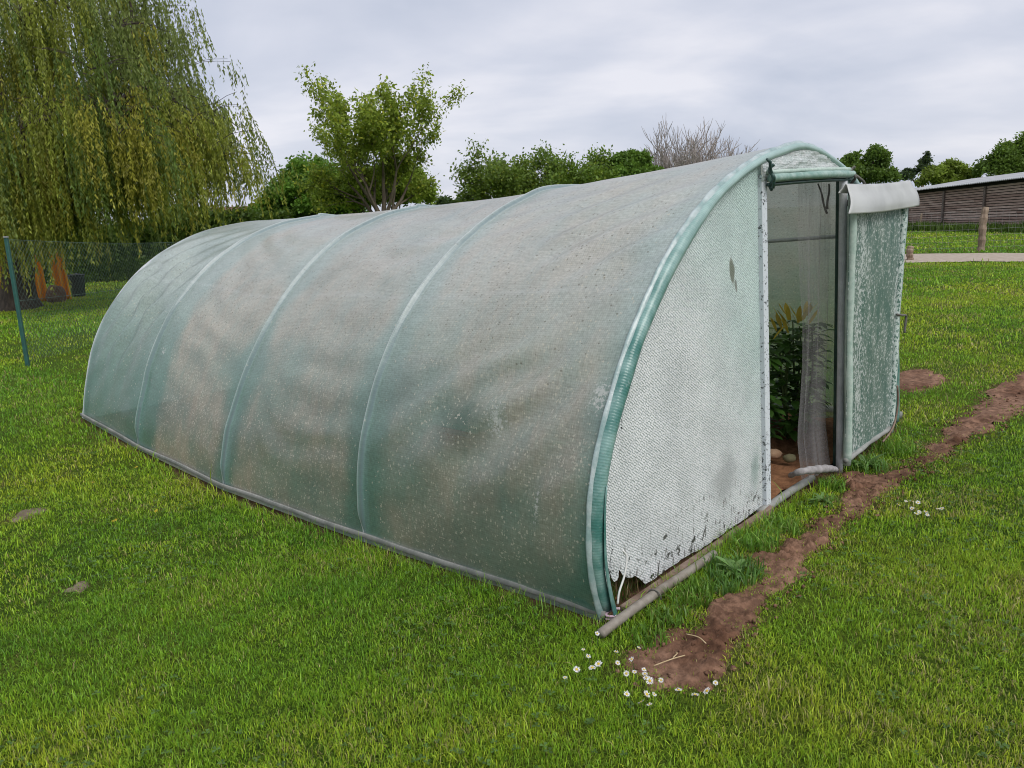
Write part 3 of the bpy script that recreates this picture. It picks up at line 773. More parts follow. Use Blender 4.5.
# --- end wall: left sheet, header over the door, right sheet behind the open door
jl = lambda z: 1.644 - .09 * z          # left jamb, leaning as it does
jr = lambda z: 2.775 - .09 * z
iL = int(np.argmax(FRONT[:, 1]))
sleft = lambda z: np.interp(z, FRONT[:iL, 1], FRONT[:iL, 0]) + .035
NR, NCl = 170, 140
vv = np.linspace(0, 1, NR)[:, None]; uu = np.linspace(0, 1, NCl)[None]
ztop = 1.94
s0 = sleft(vv * ztop) * (1 - uu) + jl(vv * ztop) * uu
rag = fbm(s0 * 14, s0 * 0, 19, 4); zbm = .035 - .03 * np.clip(s0 / 1.6, 0, 1) + .018 * (rag - .5) + np.clip((.36 - s0) / .06, 0, 1) * (.075 + .075 * (fbm(s0 * 11, s0 * 0 + 4, 29, 2) - .3)) + .05 * np.exp(-((s0 - .20) / .012) ** 2) + .10 * np.exp(-((s0 - .13) / .008) ** 2)
Z = zbm + (ztop - zbm) * vv
Sx = sleft(Z) * (1 - uu) + jl(Z) * uu
buck = .03 * (fbm(Sx * 3.2 + Z * .8, Z * 1.1, 13, 4) - .5) * np.sin(np.pi * uu) + .003 * (fbm(Sx * 12, Z * 9, 14, 2) - .5)
build('end_wall_film', W(Sx, .012 + buck, Z).reshape(-1, 3), grid_faces(NR, NCl), BUBBLE, tun, uv=np.stack([Sx, Z], -1).reshape(-1, 2))
# header: crumpled bubble film from the door head up to the hoop
n = NT('crumpled_silver_film'); o = n.uv(); f = n.noise(n.scale(o, 1, 2.4, 1), 13, 6, .7, .8); f2 = n.noise(o, 70, 4, .7); dd, dc = n.vor(o, 75, .4)
c = n.mix(n.ramp(f, .3, .7), (.60, .68, .66), (.84, .85, .86)); c = n.mul(.45, c, n.mix(n.ramp(dd, .2, .6), (1.1, 1.1, 1.1), (.55, .6, .6)))
c = n.mix(n.math('MULTIPLY', n.ramp(f2, .62, .72), .6), c, (.12, .2, .17))
HEADM = n.done(n.mixs(.2, n.pbr(c, .25, 0, .6, n.bump(n.math('ADD', f, n.math('MULTIPLY', dd, .15)), .9, .02)), n.transl(c)))
su = np.linspace(1.42, 2.66, 80)[None]; vv2 = np.linspace(0, 1, 34)[:, None]
zt = np.interp(su, FRONT[60:-60, 0], FRONT[60:-60, 1]) - .03
zb2 = np.full_like(zt, 1.845) + .02 * np.sin(su * 3)
Zh = zb2 + (zt - zb2) * vv2; Sh = su + 0 * vv2
crump = .028 * (fbm(Sh * 8, Zh * 30, 33, 4) - .5)
hd = build('header_film', W(Sh, -.012 + crump - .012 * np.sin(np.pi * vv2), Zh).reshape(-1, 3), grid_faces(34, 80), HEADM, tun, uv=np.stack([Sh, Zh], -1).reshape(-1, 2))
# right sheet
sright = lambda z: np.interp(-z, -FRONT[iL:, 1], FRONT[iL:, 0]) - .035
vr = np.linspace(0, 1, 90)[:, None]; ur = np.linspace(0, 1, 60)[None]
Zr = -.09 + (1.86 + .09) * vr + 0 * ur; Sr = jr(Zr) + .03 + (np.maximum(sright(Zr), jr(Zr) + .04) - jr(Zr) - .03) * ur
build('end_wall_film', W(Sr, .012 + 0 * Sr, Zr).reshape(-1, 3), grid_faces(90, 60), BUBBLE, tun, uv=np.stack([Sr, Zr + .6], -1).reshape(-1, 2))

# --- back end wall
S5 = np.linspace(0, 1, 40)[None]; Z5 = np.linspace(.02, 1.78, 50)[:, None]; iB = int(np.argmax(R1[:, 1]))
a5 = np.interp(Z5, R1[:iB, 1], R1[:iB, 0]); b5 = np.interp(-Z5, -R1[iB:, 1], R1[iB:, 0])
SS = a5 + (b5 - a5) * S5
build('back_wall_film', W(SS, 6.07 + 0 * SS, Z5 + 0 * SS).reshape(-1, 3), grid_faces(50, 40), BUBBLE, tun, uv=np.stack([SS, Z5 + 0 * SS + .5], -1).reshape(-1, 2))

# --- door frame: left jamb with pale tape, right galvanised jamb, head with rolled film
frame_z = np.linspace(-.02, 1.86, 30)
n = NT('flaking_white_tape'); o = n.uv(); f = n.noise(n.obj(), 60, 4, .7); g_ = n.noise(n.obj(), 7, 3)
c = n.mix(n.ramp(n.math('ADD', f, n.math('MULTIPLY', g_, .3)), .72, .77), (.60, .64, .68), (.06, .07, .07))
TAPE = n.done(n.pbr(c, .5, 0, .4, n.bump(f, .4, .003)))
MIDG = simple('mid_green_film', (.16, .30, .25), (.36, .48, .43), 25, .4, 0, .4, .003)
PGREEN = simple('pale_green_film_rail', (.36, .48, .42), (.52, .61, .55), 25, .5, 0, .4, .003)
DKGREEN = simple('dark_green_tube', (.018, .045, .038), (.045, .10, .085), 16, .4, 0, .3, .002)
m = MB()
for k in range(29):
    z0, z1 = frame_z[k], frame_z[k + 1]
V = np.array([[W(jl(z) + a, b, z) for a, b in ((-.045, -.012), (.006, -.016), (.012, -.006), (.012, .04), (-.045, .03))] for z in frame_z]).reshape(-1, 3)
m.add(V, [(i * 5 + j, i * 5 + (j + 1) % 5, (i + 1) * 5 + (j + 1) % 5, (i + 1) * 5 + j) for i in range(29) for j in range(5)] + [(4, 3, 2, 1, 0), tuple(145 + j for j in range(5))])
m.build('jamb_tape', TAPE, tun, smooth=False)
MB().tube(W(jl(frame_z) + .022, .045 + 0 * frame_z, frame_z), .012, 8).build('door_jamb', STRAP, tun)
zj = np.linspace(-.12, 1.87, 20)
MB().tube(W(jr(zj) - .02, -.015 + 0 * zj, zj), .024, 10).build('door_jamb', simple('pale_galvanised', (.60, .62, .65), (.76, .78, .80), 14, .5, 0, .15, .001), tun)
MB().tube(W(jr(zj) + .035, .03 + 0 * zj, zj), .02, 8).build('door_jamb', DKGREEN, tun)
# film roll along the door head
sh = np.linspace(1.47, 2.66, 60); zh = 1.842 + .012 * np.sin((sh - 1.47) * 1.8) + .018 * (sh - 1.47)
MB().tube(W(sh, -.045 + 0 * sh, zh), .022 + .006 * (fbm(sh * 8, sh * 0, 3, 3) - .5), 10).build('head_roll', MIDG, tun)
MB().tube(W(sh, -.025 + 0 * sh, zh + .030), .012 + .004 * (fbm(sh * 9, sh * 0, 5, 3) - .5), 8).build('head_roll', PGREEN, tun)
MB().tube(W(sh, -.03 + 0 * sh, zh - .032), .010, 8).build('head_rail', DKGREEN, tun)
# knots of tied film at the two ends of the roll
for s_, z_, mt in ((1.47, 1.86, DKGREEN), (2.66, 1.87, STRAP)):
    t = np.linspace(0, 7, 40); MB().tube(W(s_ + .02 * np.cos(t), -.05 + .018 * np.sin(t * 1.3), z_ + .05 - t * .018), .009, 6).build('tie_knot', mt, tun)
MB().tube([W(1.40, -.05, 1.935), W(1.42, -.06, 1.92), W(1.44, -.055, 1.88), W(1.47, -.06, 1.84), W(1.475, -.055, 1.79)], [.006, .009, .008, .010, .008], 6).build('tie_knot', DKGREEN, tun)

# --- threshold: steel pipe and brown batten
pa, pb = gpt(601, 640), gpt(714, 558)
t = np.linspace(0, 1, 20)[:, None]; pts = pa + (pb - pa) * t + np.array([0, 0, .028]) + UP * (.006 * np.sin(t * 5))
MB().tube(pts, .021, 10).build('threshold_pipe', RUSTY, tun)
pa, pb = W(.10, -.035, .02), W(1.62, -.03, -.005); mid = (pa + pb) / 2; dr = (pb - pa) / np.linalg.norm(pb - pa); up2 = np.cross(NV, dr); up2 /= np.linalg.norm(up2); up2 *= np.sign(up2[2])
MB().box(mid, dr, -NV, up2, np.linalg.norm(pb - pa) / 2, .018, .022, .004).build('threshold_batten', OLDWOOD, tun, smooth=False)
pa, pb = gpt(760, 517) + UP * .025, gpt(812, 481) + UP * .02
t = np.linspace(0, 1, 14)[:, None]; MB().tube(pa + (pb - pa) * t + UP * (.008 * np.sin(t * 3.1)), .024, 10).build('threshold_pipe', WGREY, tun)
# strap that ties the pipe, cord loop and twine at the corner
c0 = gpt(655, 601) + UP * .028
t = np.linspace(0, 6.5, 30)[:, None]; MB().tube(c0 + NV * .03 * np.cos(t) + UP * .028 * np.sin(t) + DV * (t - 3) * .003, .004, 6).build('pipe_strap', STRAP, tun)
cp = catmull([W(*[.02, -.075, .30][:3])] if False else [W(.045, -.075, .335), W(.06, -.085, .30), W(.035, -.09, .23), W(-.005, -.09, .17), W(-.015, -.088, .12)], 30)
MB().tube(cp, .0045, 6).build('cord', CORD, tun)
MB().tube(catmull([W(.045, -.075, .335), W(.08, -.06, .30), W(.13, -.04, .27)], 16), .002, 5).build('cord', CORD, tun)
tw = np.linspace(0, 1, 50); MB().tube(W(.02 + .035 * np.cos(tw * 17) * (1 - tw * .3), -.05 + .03 * np.sin(tw * 13), .055 - tw * .05), .006, 6).build('twine_knot', PINK, tun)

# --- the door, swung right round against the end wall
DOFF = -.10
def dl(x, y): return wp(x, y, DOFF)
d_bl, d_br, d_tl, d_tr = dl(845, 466), dl(891, 431), dl(850, 186), dl(906, 186)
def dpt(u, v, off=0.0):
    u = np.asarray(u, float); v = np.asarray(v, float)
    s = (d_bl[0] * (1 - u) + d_br[0] * u) * (1 - v) + (d_tl[0] * (1 - u) + d_tr[0] * u) * v
    z = (d_bl[1] * (1 - u) + d_br[1] * u) * (1 - v) + (d_tl[1] * (1 - u) + d_tr[1] * u) * v
    return W(s, DOFF + off + 0 * s, z)
n = NT('worn_door_film'); uv = n.uv(); f = n.noise(n.scale(uv, 1, .75, 1), 48, 4, .7); g_ = n.noise(n.scale(uv, 1.6, .6, 1), 5.5, 4, .65); wv = n.n('ShaderNodeTexWave', wave_type='BANDS', bands_direction='X'); n.set(wv.inputs['Vector'], uv); wv.inputs['Scale'].default_value = 20; wv.inputs['Distortion'].default_value = .8
c = n.mix(n.ramp(g_, .3, .7), (.12, .22, .19), (.25, .33, .29)); c = n.mul(.3, c, n.mix(wv.outputs['Fac'], (.55, .6, .6), (1.15, 1.15, 1.15)))
edge = n.attr('edge')
fl = n.ramp(n.math('ADD', f, n.math('ADD', n.math('MULTIPLY', g_, .35), n.math('MULTIPLY', edge, .08))), .735, .76)
c = n.mix(n.math('MULTIPLY', fl, .85), c, (.72, .77, .75))
DOORF = n.done(n.mixs(.3, n.pbr(c, .35, 0, .5, n.bump(n.math('ADD', f, n.math('MULTIPLY', wv.outputs['Fac'], .3)), .5, .004)), n.transl(c)))
U_, V_ = np.meshgrid(np.linspace(.01, .985, 60), np.linspace(.01, .985, 110))
ed = np.clip(1 - np.minimum(np.abs(U_ - .22) / .14, np.abs(U_ - .95) / .07), 0, 1) + .4 * np.exp(-((V_ - .95) / .08) ** 2)
door = build('door', dpt(U_, V_, .012 * (fbm(U_ * 5, V_ * 4, 51, 3) - .5)).reshape(-1, 3), grid_faces(110, 60), DOORF, tun, uv=np.stack([U_ * 1.08, V_ * 1.9], -1).reshape(-1, 2), att={'edge': ed.ravel()})
md = door.modifiers.new('thickness', 'SOLIDIFY'); md.thickness = .004
def rail(u0, v0, u1, v1, r, name, mat, k=10, off=0.0):
    t = np.linspace(0, 1, 24); u = u0 + (u1 - u0) * t; v = v0 + (v1 - v0) * t
    return MB().tube(dpt(u, v, off - .004 * np.sin(t * 9)), r + .002 * np.sin(t * 23), k).build(name, mat, door)
FLAKE = None
n = NT('flaking_green_rail'); f = n.noise(n.scale(n.obj(), 1, 1, .8), 55, 4, .65); c = n.mix(n.ramp(f, .5, .58), (.50, .57, .54), (.09, .17, .14)); FLAKE = n.done(n.pbr(c, .45, 0, .4, n.bump(f, .5, .003)))
rail(.035, 0, .035, .97, .026, 'door_rail', PGREEN); rail(.965, 0, .965, .99, .026, 'door_rail', FLAKE)
rail(.0, .02, 1.0, .02, .018, 'door_rail', WGREY); rail(.02, .975, 1.0, .975, .02, 'door_rail', DKGREEN)
rail(1.02, .02, 1.025, .99, .013, 'door_edge_film', LAP)
# brown bent strip at the lower right corner of the door
MB().tube(catmull([dpt(.98, .20, -.03), dpt(1.0, .14, -.035), dpt(.99, .08, -.035), dpt(.93, .035, -.035), dpt(.84, .01, -.03), dpt(.7, -.002, -.03)], 30), .007, 6).build('bent_strip', OLDWOOD, door)
# hooked metal handle on the free edge
h0 = np.array(wp(897, 314.5, DOFF - .02)); h1 = np.array(wp(906, 316, DOFF - .02)); h2 = np.array(wp(904.5, 333, DOFF - .02))
hp = lambda q, o_=0.0: W(q[0], DOFF - .02 + o_, q[1])
MB().tube(catmull([hp(h0), hp((h0 + h1) / 2), hp(h1), hp((h1 + h2) / 2), hp(h2)], 24), .0085, 8).build('door_handle', STRAP, door)
# hinges between jamb and door
for z in (.12, .9, 1.7):
    MB().box(W(jr(z) + .06, -.03, z), DV, NV, UP, .035, .018, .02, .004).build('hinge', STRAP, door, smooth=False)
# black rubbery loop at the top of the hinge side
MB().tube(catmull([W(2.66, -.05, 1.87), W(2.69, -.075, 1.85), W(2.745, -.095, 1.80), W(2.77, -.095, 1.66), W(2.79, -.095, 1.5)], 24), [.009] * 8 + list(np.linspace(.009, .005, 16)), 8).build('hinge_strip', STRAP, door)
# flap of translucent plastic folded over the top
n = NT('milky_plastic'); f = n.noise(n.obj(), 4, 4); c = n.mix(n.ramp(f, .3, .7), (.56, .57, .56), (.68, .69, .68))
MILK = n.done(n.mixs(.35, n.pbr(c, .35, 0, .5, n.bump(f, .2, .01)), n.transl(c)))
fa_, fb_ = np.array(wp(846, 186, DOFF)), np.array(wp(911, 182, DOFF)); ga, gb = np.array(wp(848, 214, DOFF - .06)), np.array(wp(917.5, 206, DOFF - .06))
rowsF = []
for v in np.linspace(-.5, 1, 26):
    row = []
    for u in np.linspace(0, 1, 36):
        top = fa_ + (fb_ - fa_) * u; bot = ga + (gb - ga) * u
        cut = 0
        if u > .9: cut = .05 * ((u - .9) / .1) ** 2
        if v >= 0:
            p = top + (bot - top) * v * (1 - cut * .4); o_ = -.06 * math.sin(min(v * 1.2, 1) * math.pi / 2) - .012 * math.sin(u * 7) * v
            p = p + np.array([-cut * (1 if v < .3 else .3) * (1 - v), 0])
        else:
            p = top + (bot - top) * (-v) * .5; o_ = .03 * math.sin(min(-v * 2, 1) * math.pi / 2)
        zc = p[1] + (.012 * math.cos(v * 8) if abs(v) < .2 else 0) - .012 * math.sin(math.pi * u)
        row.append(W(p[0], DOFF + o_, zc))
    rowsF.append(row)
fp = build('door_flap', np.array(rowsF).reshape(-1, 3), grid_faces(26, 36), MILK, door); md = fp.modifiers.new('thickness', 'SOLIDIFY'); md.thickness = .004

# ================================================================== things in and around the tunnel
def w3(x, y, L): q_ = wp(x, y, L); return (q_[0], L, q_[1])


# insect net gathered to the right of the doorway, its hem lying over the threshold
n = NT('grey_insect_net'); o = n.uv(); wv = n.n('ShaderNodeTexWave', wave_type='BANDS', bands_direction='Y'); n.set(wv.inputs['Vector'], o); wv.inputs['Scale'].default_value = 9; wv.inputs['Distortion'].default_value = 3
f = n.noise(n.scale(o, 6, .4, 1), 9, 3); hem = n.attr('hem')
c = n.mix(n.ramp(f, .3, .7), (.24, .23, .235), (.40, .385, .39)); c = n.mul(.2, c, n.mix(wv.outputs['Fac'], (.7, .7, .7), (1.2, 1.2, 1.2)))
NETM = n.done(n.mixs(n.math('MULTIPLY', n.math('ADD', n.math('MULTIPLY', n.ramp(f, .3, .7), .25), n.math('SUBTRACT', .64, n.math('MULTIPLY', hem, .30))), 1.0, True), n.mixs(.35, n.pbr(c, .8, 0, .1), n.transl(c)), n.transp()))
rowsN, hemv, uvN = [], [], []
for v in np.linspace(0, 1, 60):
    z = 1.80 * (1 - v) - .085 * v + .03
    w1 = jr(z) - .045
    w0 = w1 - (.49 - .06 * math.sin(min(1, v * 1.25) * math.pi) + .015 * math.sin(v * 9))
    for u in np.linspace(0, 1, 70):
        s_ = w0 + (w1 - w0) * u + .006 * math.sin(u * 31 + v * 3)
        L_0 = .06 + .016 * math.sin(u * 17 + 2.5 * v + 1.5 * math.sin(v * 3)) * (.5 + .5 * math.sin(v * 2.4 + .4)) - .03 * max(0, v - .85) / .15
        rowsN.append(W(s_, L_0, z)); hemv.append(min(1, max(0, (v - .45) / .4)) * (.6 + .4 * math.sin(u * 26 + 2.5 * v))); uvN.append((u * .6, v * 1.8))
net = build('insect_net', np.array(rowsN), grid_faces(60, 70), NETM, None, uv=np.array(uvN), att={'hem': hemv})
tag(net, 'grey insect net gathered into folds at the right of the open doorway', 'net curtain')
# hem roll that lies on the threshold
hc = [W(*w3(790, 473, .06)), W(*w3(800, 469, -.03)), W(*w3(814, 467, -.06)), W(*w3(828, 466, -.075)), W(*w3(837, 467, -.06))]
mm = MB()
cp = catmull(hc, 26); cp[:, 2] -= .018; rr = .014 + .012 * np.sin(np.linspace(0, 3.1, 26)) + .003 * np.sin(np.arange(26) * 1.7); mm.tube(cp, rr, 12)
HEMM = simple('bunched_net', (.24, .225, .225), (.38, .36, .36), 30, .8, 0, .5, .003)
mm.build('hem', HEMM, net)

# dark dangling cords inside the doorway
CORDK = simple('dark_cord', (.05, .05, .05), (.10, .10, .09), 30, .8)
def w3(x, y, L): q_ = wp(x, y, L); return (q_[0], L, q_[1])
for (a, b, l) in ((w3(818, 184, .10), w3(827, 213, .10), 'thin dark cord slanting down inside the top right of the doorway'), (w3(829, 184, .10), w3(827.5, 209, .10), 'short dark cord hanging beside the right door jamb')):
    a = np.array(a); b = np.array(b); t = np.linspace(0, 1, 20)[:, None]; p = a + (b - a) * t + np.array([0, .0, -.0]) * t
    q = W(p[:, 0] + .01 * np.sin(t[:, 0] * 6), p[:, 1], p[:, 2])
    o_ = MB().tube(q, .005 + .003 * t[:, 0], 6).build('hanging_cord', CORDK); tag(o_, l, 'cord', 'cords hanging in the doorway')

LEAFM = leaf_mat('broad_leaf', .25, .4, .4)


def leaf_quad_strip(base, dir_, up, length, width, droop, col, nseg=4, fold=.25):
    """a broad leaf: midrib curve with two half blades"""
    V, C = [], []; sd_ = np.cross(dir_, up); sd_ /= np.linalg.norm(sd_) + 1e-9
    p = np.array(base, float); d = np.array(dir_, float)
    for i in range(nseg + 1):
        t = i / nseg; wd = width * .5 * (math.sin(math.pi * (t * .86 + .10)) ** .8) * (0.03 if i == nseg else 1)
        lift = up * wd * fold
        V += [p - sd_ * wd + lift, p, p + sd_ * wd + lift]; C += [col] * 3
        d = d - np.array([0, 0, 1]) * droop / nseg; d = d / np.linalg.norm(d); p = p + d * length / nseg
    F = []
    for i in range(nseg):
        for j in range(2): F.append((i * 3 + j, i * 3 + j + 1, i * 3 + j + 4, i * 3 + j + 3))
    return V, F, C


class LB:
    def __init__(s): s.V = []; s.F = []; s.C = []

    def leaf(s, *a, **k):
        V, F, C = leaf_quad_strip(*a, **k); o = len(s.V); s.V += V; s.C += C; s.F += [tuple(i + o for i in f) for f in F]

    def build(s, name, mat, parent=None): return build(name, np.array(s.V), s.F, mat, parent, True, col=np.array(s.C))


def rdir(el0, el1):
    a = rng.uniform(0, 2 * math.pi); e = rng.uniform(el0, el1); return np.array([math.cos(a) * math.cos(e), math.sin(a) * math.cos(e), math.sin(e)])


STEM = simple('green_stem', (.07, .12, .03), (.12, .17, .05), 20, .6)
PETAL = leaf_mat('yellow_petal', .35, .5, .2)


def veg(s_, L_0, h, label, r=.22, nl=90, yellow=6):
    b = W(s_, L_0, 0.); b[2] = terrain(b[0], b[1]) + .03
    t = thing('leafy_plant', label, 'plant', tuple(b), 'leafy plants inside the tunnel')
    m = MB()
    for k in range(4):
        d = np.array([rng.uniform(-.12, .12), rng.uniform(-.12, .12), h * rng.uniform(.8, 1.0)]); m.tube(catmull([b, b + d * .5 + np.array([*rng.normal(0, .03, 2), 0]), b + d], 10), np.linspace(.012, .005, 10), 6)
    m.build('stem', STEM, t)
    lb = LB()
    for k in range(nl):
        z = h * rng.uniform(.08, 1.0); rr = r * rng.uniform(.25, 1.0); a = rng.uniform(0, 6.28)
        d = np.array([math.cos(a), math.sin(a), rng.uniform(-.1, .7)]); d /= np.linalg.norm(d)
        p = b + np.array([math.cos(a) * rr * .6, math.sin(a) * rr * .6, z])
        g = rng.uniform(.6, 1.3); lb.leaf(p, d, UP, rng.uniform(.07, .14), rng.uniform(.045, .08), rng.uniform(.4, 1.2), np.array([.075, .18, .03]) * g)
    lb.build('leaves', LEAFM, t)
    yellow = int(yellow * 1.6)
    if yellow:
        yb = LB()
        for k in range(yellow):
            a = rng.uniform(0, 6.28); p = b + np.array([math.cos(a) * r * .7 * rng.random(), math.sin(a) * r * .7 * rng.random(), h * rng.uniform(.95, 1.08)])
            d = np.array([math.cos(a) * .5, math.sin(a) * .5, .9]); d /= np.linalg.norm(d)
            yb.leaf(p, d, np.array([math.cos(a), math.sin(a), .3]), rng.uniform(.10, .18), rng.uniform(.028, .05), rng.uniform(.1, .5), np.array([.80, .58, .10]) * rng.uniform(.7, 1.15))
        yb.build('yellow_leaves', PETAL, t)


for s_, L_0, h, l, y in [(2.78, .62, .84, 'dark green leafy plant nearest the open doorway of the polytunnel', 4), (3.25, .55, .90, 'leafy plant topped with upright yellow leaves behind the insect net', 9), (3.12, .95, .92, 'leafy plant with a few yellow leaves beside the left door jamb', 6),
                         (3.62, .60, .88, 'leafy plant against the far film, seen low through the doorway', 5), (3.05, 1.35, .86, 'leafy plant further back in the tunnel bed, mostly hidden by the left jamb', 2), (3.6, 1.1, .85, 'leafy plant in the back row by the far tunnel wall', 3)]:
    veg(s_, L_0, h, l, .27, 230, y)
for s_, L_0, h, l in [(.42, .30, .62, 'low green plant pressed dimly against the film by the front hoop')]:
    veg(s_, L_0, h, l, .28, 200, 0)
# pale stake between the plants
b = W(2.62, .50, -.1); MBs = MB().box(b + UP * .34, DV, NV, UP, .012, .008, .36, .003)
tag(MBs.build('garden_stake', simple('grey_stake', (.22, .20, .17), (.32, .30, .26), 20, .9), smooth=False), 'thin grey wooden stake standing in front of the dark leafy plants', 'stake')
# teal crate and pots, dim behind the film
TCR = simple('teal_plastic', (.04, .24, .18), (.06, .30, .23), 10, .5)
m = MB(); Lc_, zc_ = wl(466, 424, .40); b = W(.40, Lc_, .0); b[2] = float(terrain(b[0], b[1]))
m.box(b + UP * .66, DV, NV, UP, .10, .17, .012, .004)
for a_, h_ in ((DV, .1), (-DV, .1)): m.box(b + UP * .81 + a_ * .09, NV, UP, a_, .17, .16, .006, .002)
for a_ in (NV, -NV): m.box(b + UP * .81 + a_ * .165, DV, UP, a_, .085, .16, .006, .002)
crate = m.build('plastic_crate', TCR, smooth=False); tag(crate, 'teal plastic crate seen dimly through the film of the front bay', 'crate')
m = MB(); m.box(b + UP * .635, DV, NV, UP, .11, .40, .012, .003)
sh_ = thing('shelf_bench', 'low wooden bench under the teal crate, dim behind the tunnel film', 'bench', tuple(b))
m.build('top', OLDWOOD, sh_, smooth=False)
for i_ in (-1, 1):
    for j_ in (-1, 1): MB().box(b + DV * .09 * i_ + NV * .36 * j_ + UP * .31, DV, NV, UP, .018, .018, .311, .003).build('leg', OLDWOOD, sh_, smooth=False)


def rock(name, c, r, mat, label, cat, seed=0):
    V, F = [], []; nu, nv = 14, 9
    for i in range(nv):
        ph = math.pi * i / (nv - 1) - math.pi / 2
        for j in range(nu):
            th = 2 * math.pi * j / nu; d = np.array([math.cos(ph) * math.cos(th), math.cos(ph) * math.sin(th), math.sin(ph)])
            k = .75 + .5 * float(fbm(d[0] * 1.6 + seed + 5, d[1] * 1.6 + d[2] * 1.3 + 5, seed, 3)); V.append(np.array(c) + d * np.array(r) * k)
    F = [(i * nu + j, i * nu + (j + 1) % nu, (i + 1) * nu + (j + 1) % nu, (i + 1) * nu + j) for i in range(nv - 1) for j in range(nu)]
    o = build(name, np.array(V), F, mat); tag(o, label, cat); return o


STONE = simple('tan_stone', (.34, .20, .12), (.48, .32, .21), 12, .9, 0, .5, .006)
q = at(774, 458, -.03); rock('stone', q + UP * .03, (.055, .045, .035), STONE, 'tan stone on the bare soil just inside the doorway', 'stone', 3)
q = at(789, 461, -.03); rock('clod', q + UP * .02, (.045, .04, .03), simple('grey_green_clod', (.13, .12, .07), (.2, .18, .1), 14, .95), 'dull greenish clod of earth beside the tan stone in the doorway', 'clod', 5)


# ------------------------------------------------------------------ weeds and tufts against the wall
def tuft(x, y, r, h, label, nb=140, rosette=0, colr=(.075, .165, .022), group=None, name='grass_tuft'):
    b = gpt(x, y); t = thing(name, label, 'weed' if rosette else 'grass tuft', tuple(b), group)
    a = rng.uniform(0, 6.28, nb); rr = r * np.sqrt(rng.random(nb)); px, py = b[0] + np.cos(a) * rr, b[1] + np.sin(a) * rr
    fa = foot_amount(px, py); k = fa < -.02; px, py = px[k], py[k]; m_ = len(px)
    V, F, C = blades(px, py, h * (.55 if rosette else .85) * rng.uniform(.5, 1.15, m_), rng.uniform(.004, .008, m_), np.array(colr) * 1.55 * rng.uniform(.55, 1.4, (m_, 1)) + (rng.random((m_, 1)) < .08) * np.array([.14, .1, .05]), lean=.75, bend=.9)
    build('blades', V, F, GRASS, t, False, col=C)
    if rosette:
        lb = LB()
        for k in range(rosette):
            d = rdir(.15, .9); lb.leaf(b + UP * .01 + d * .01, d, UP, rng.uniform(.05, .105) * h / .14, rng.uniform(.016, .03) * h / .14, rng.uniform(.4, 1.2), np.array([.13, .235, .065]) * rng.uniform(.7, 1.3))
        lb.build('leaves', LEAFM, t)


WALLW = 'weeds and tufts along the front of the tunnel'
tuft(735, 573, .14, .16, 'weed with a rosette of pale broad leaves growing in a dark grass tuft', 260, 26, (.055, .125, .025), WALLW, 'broadleaf_weed')
tuft(752, 546, .13, .14, 'bright grass tuft between the doorway and the dirt path', 220, 0, (.085, .18, .022), WALLW)
tuft(782, 530, .12, .12, 'low grass tuft in front of the left jamb, by the flat leaved weed', 200, 0, (.095, .185, .022), WALLW)
tuft(822, 503, .11, .12, 'flat light green weed on the soil in front of the doorway', 90, 30, (.09, .18, .03), WALLW, 'broadleaf_weed')
tuft(832, 488, .09, .11, 'small grass tuft below the hem of the insect net', 130, 0, (.08, .18, .02), WALLW)
tuft(866, 468, .16, .20, 'tall arching grass tuft under the open door', 240, 16, (.075, .16, .03), WALLW, 'grass_tuft')
tuft(893, 452, .16, .16, 'grass tuft at the foot of the bent brown strip', 220, 0, (.095, .19, .022), WALLW)
tuft(690, 600, .10, .10, 'short grass tuft beside the rusty threshold pipe', 200, 0, (.085, .17, .02), WALLW)
tuft(668, 618, .09, .08, 'thin grass tuft between threshold pipe and dirt path', 160, 0, (.085, .165, .025), WALLW)
tuft(648, 640, .08, .06, 'low grass tuft by the end of the threshold pipe', 130, 0, (.08, .165, .02), WALLW)
tuft(722, 590, .07, .09, 'narrow grass tuft just below the broad leaved weed', 110, 0, (.06, .13, .025), WALLW)
tuft(700, 590, .07, .09, 'small grass tuft between the pipe and the broad leaved weed', 110, 0, (.08, .165, .02), WALLW)
# dry and green grass that grows through the torn corner
b = W(.22, .03, 0.0); b[2] = terrain(b[0], b[1]); t = thing('grass_tuft', 'straggly half dry grass showing through the torn corner of the end wall', 'grass tuft', tuple(b), WALLW)
m = 240; ss_, ll_ = rng.uniform(.08, .42, m), rng.uniform(.02, .14, m); q = W(ss_, ll_, 0 * ss_)
cc = np.where(rng.random((m, 1)) < .5, np.array([.20, .14, .07]), np.array([.07, .13, .02])) * rng.uniform(.6, 1.3, (m, 1))
V, F, C = blades(q[:, 0], q[:, 1], rng.uniform(.04, .14, m), rng.uniform(.003, .006, m), cc, lean=.7); build('blades', V, F, GRASS, t, False, col=C)
# straws on the path
STRAW = simple('straw', (.42, .31, .17), (.55, .43, .26), 30, .8)
for (x0, y0, x1, y1, l) in [(686, 638, 706, 648, 'pale dry straw lying across the middle of the dirt path'), (654, 670, 685, 660, 'pale dry straw near the daisies at the lower end of the path'), (673, 662, 676, 657, 'short bit of straw sticking up from the lower path')]:
    a, b = gpt(x0, y0) + UP * .018, gpt(x1, y1) + UP * .02
    tag(MB().tube(catmull([a, (a + b) / 2 + UP * .006 + np.array([.01, 0, 0]), b], 12), .0025, 5).build('straw_stalk', STRAW), l, 'straw')

# ------------------------------------------------------------------ daisies and dandelions
WHITE = simple('white_petal', (.72, .72, .72), (.84, .84, .83), 30, .6, 0, .1, .001); YEL = simple('yellow_centre', (.55, .36, .02), (.72, .50, .04), 300, .7)


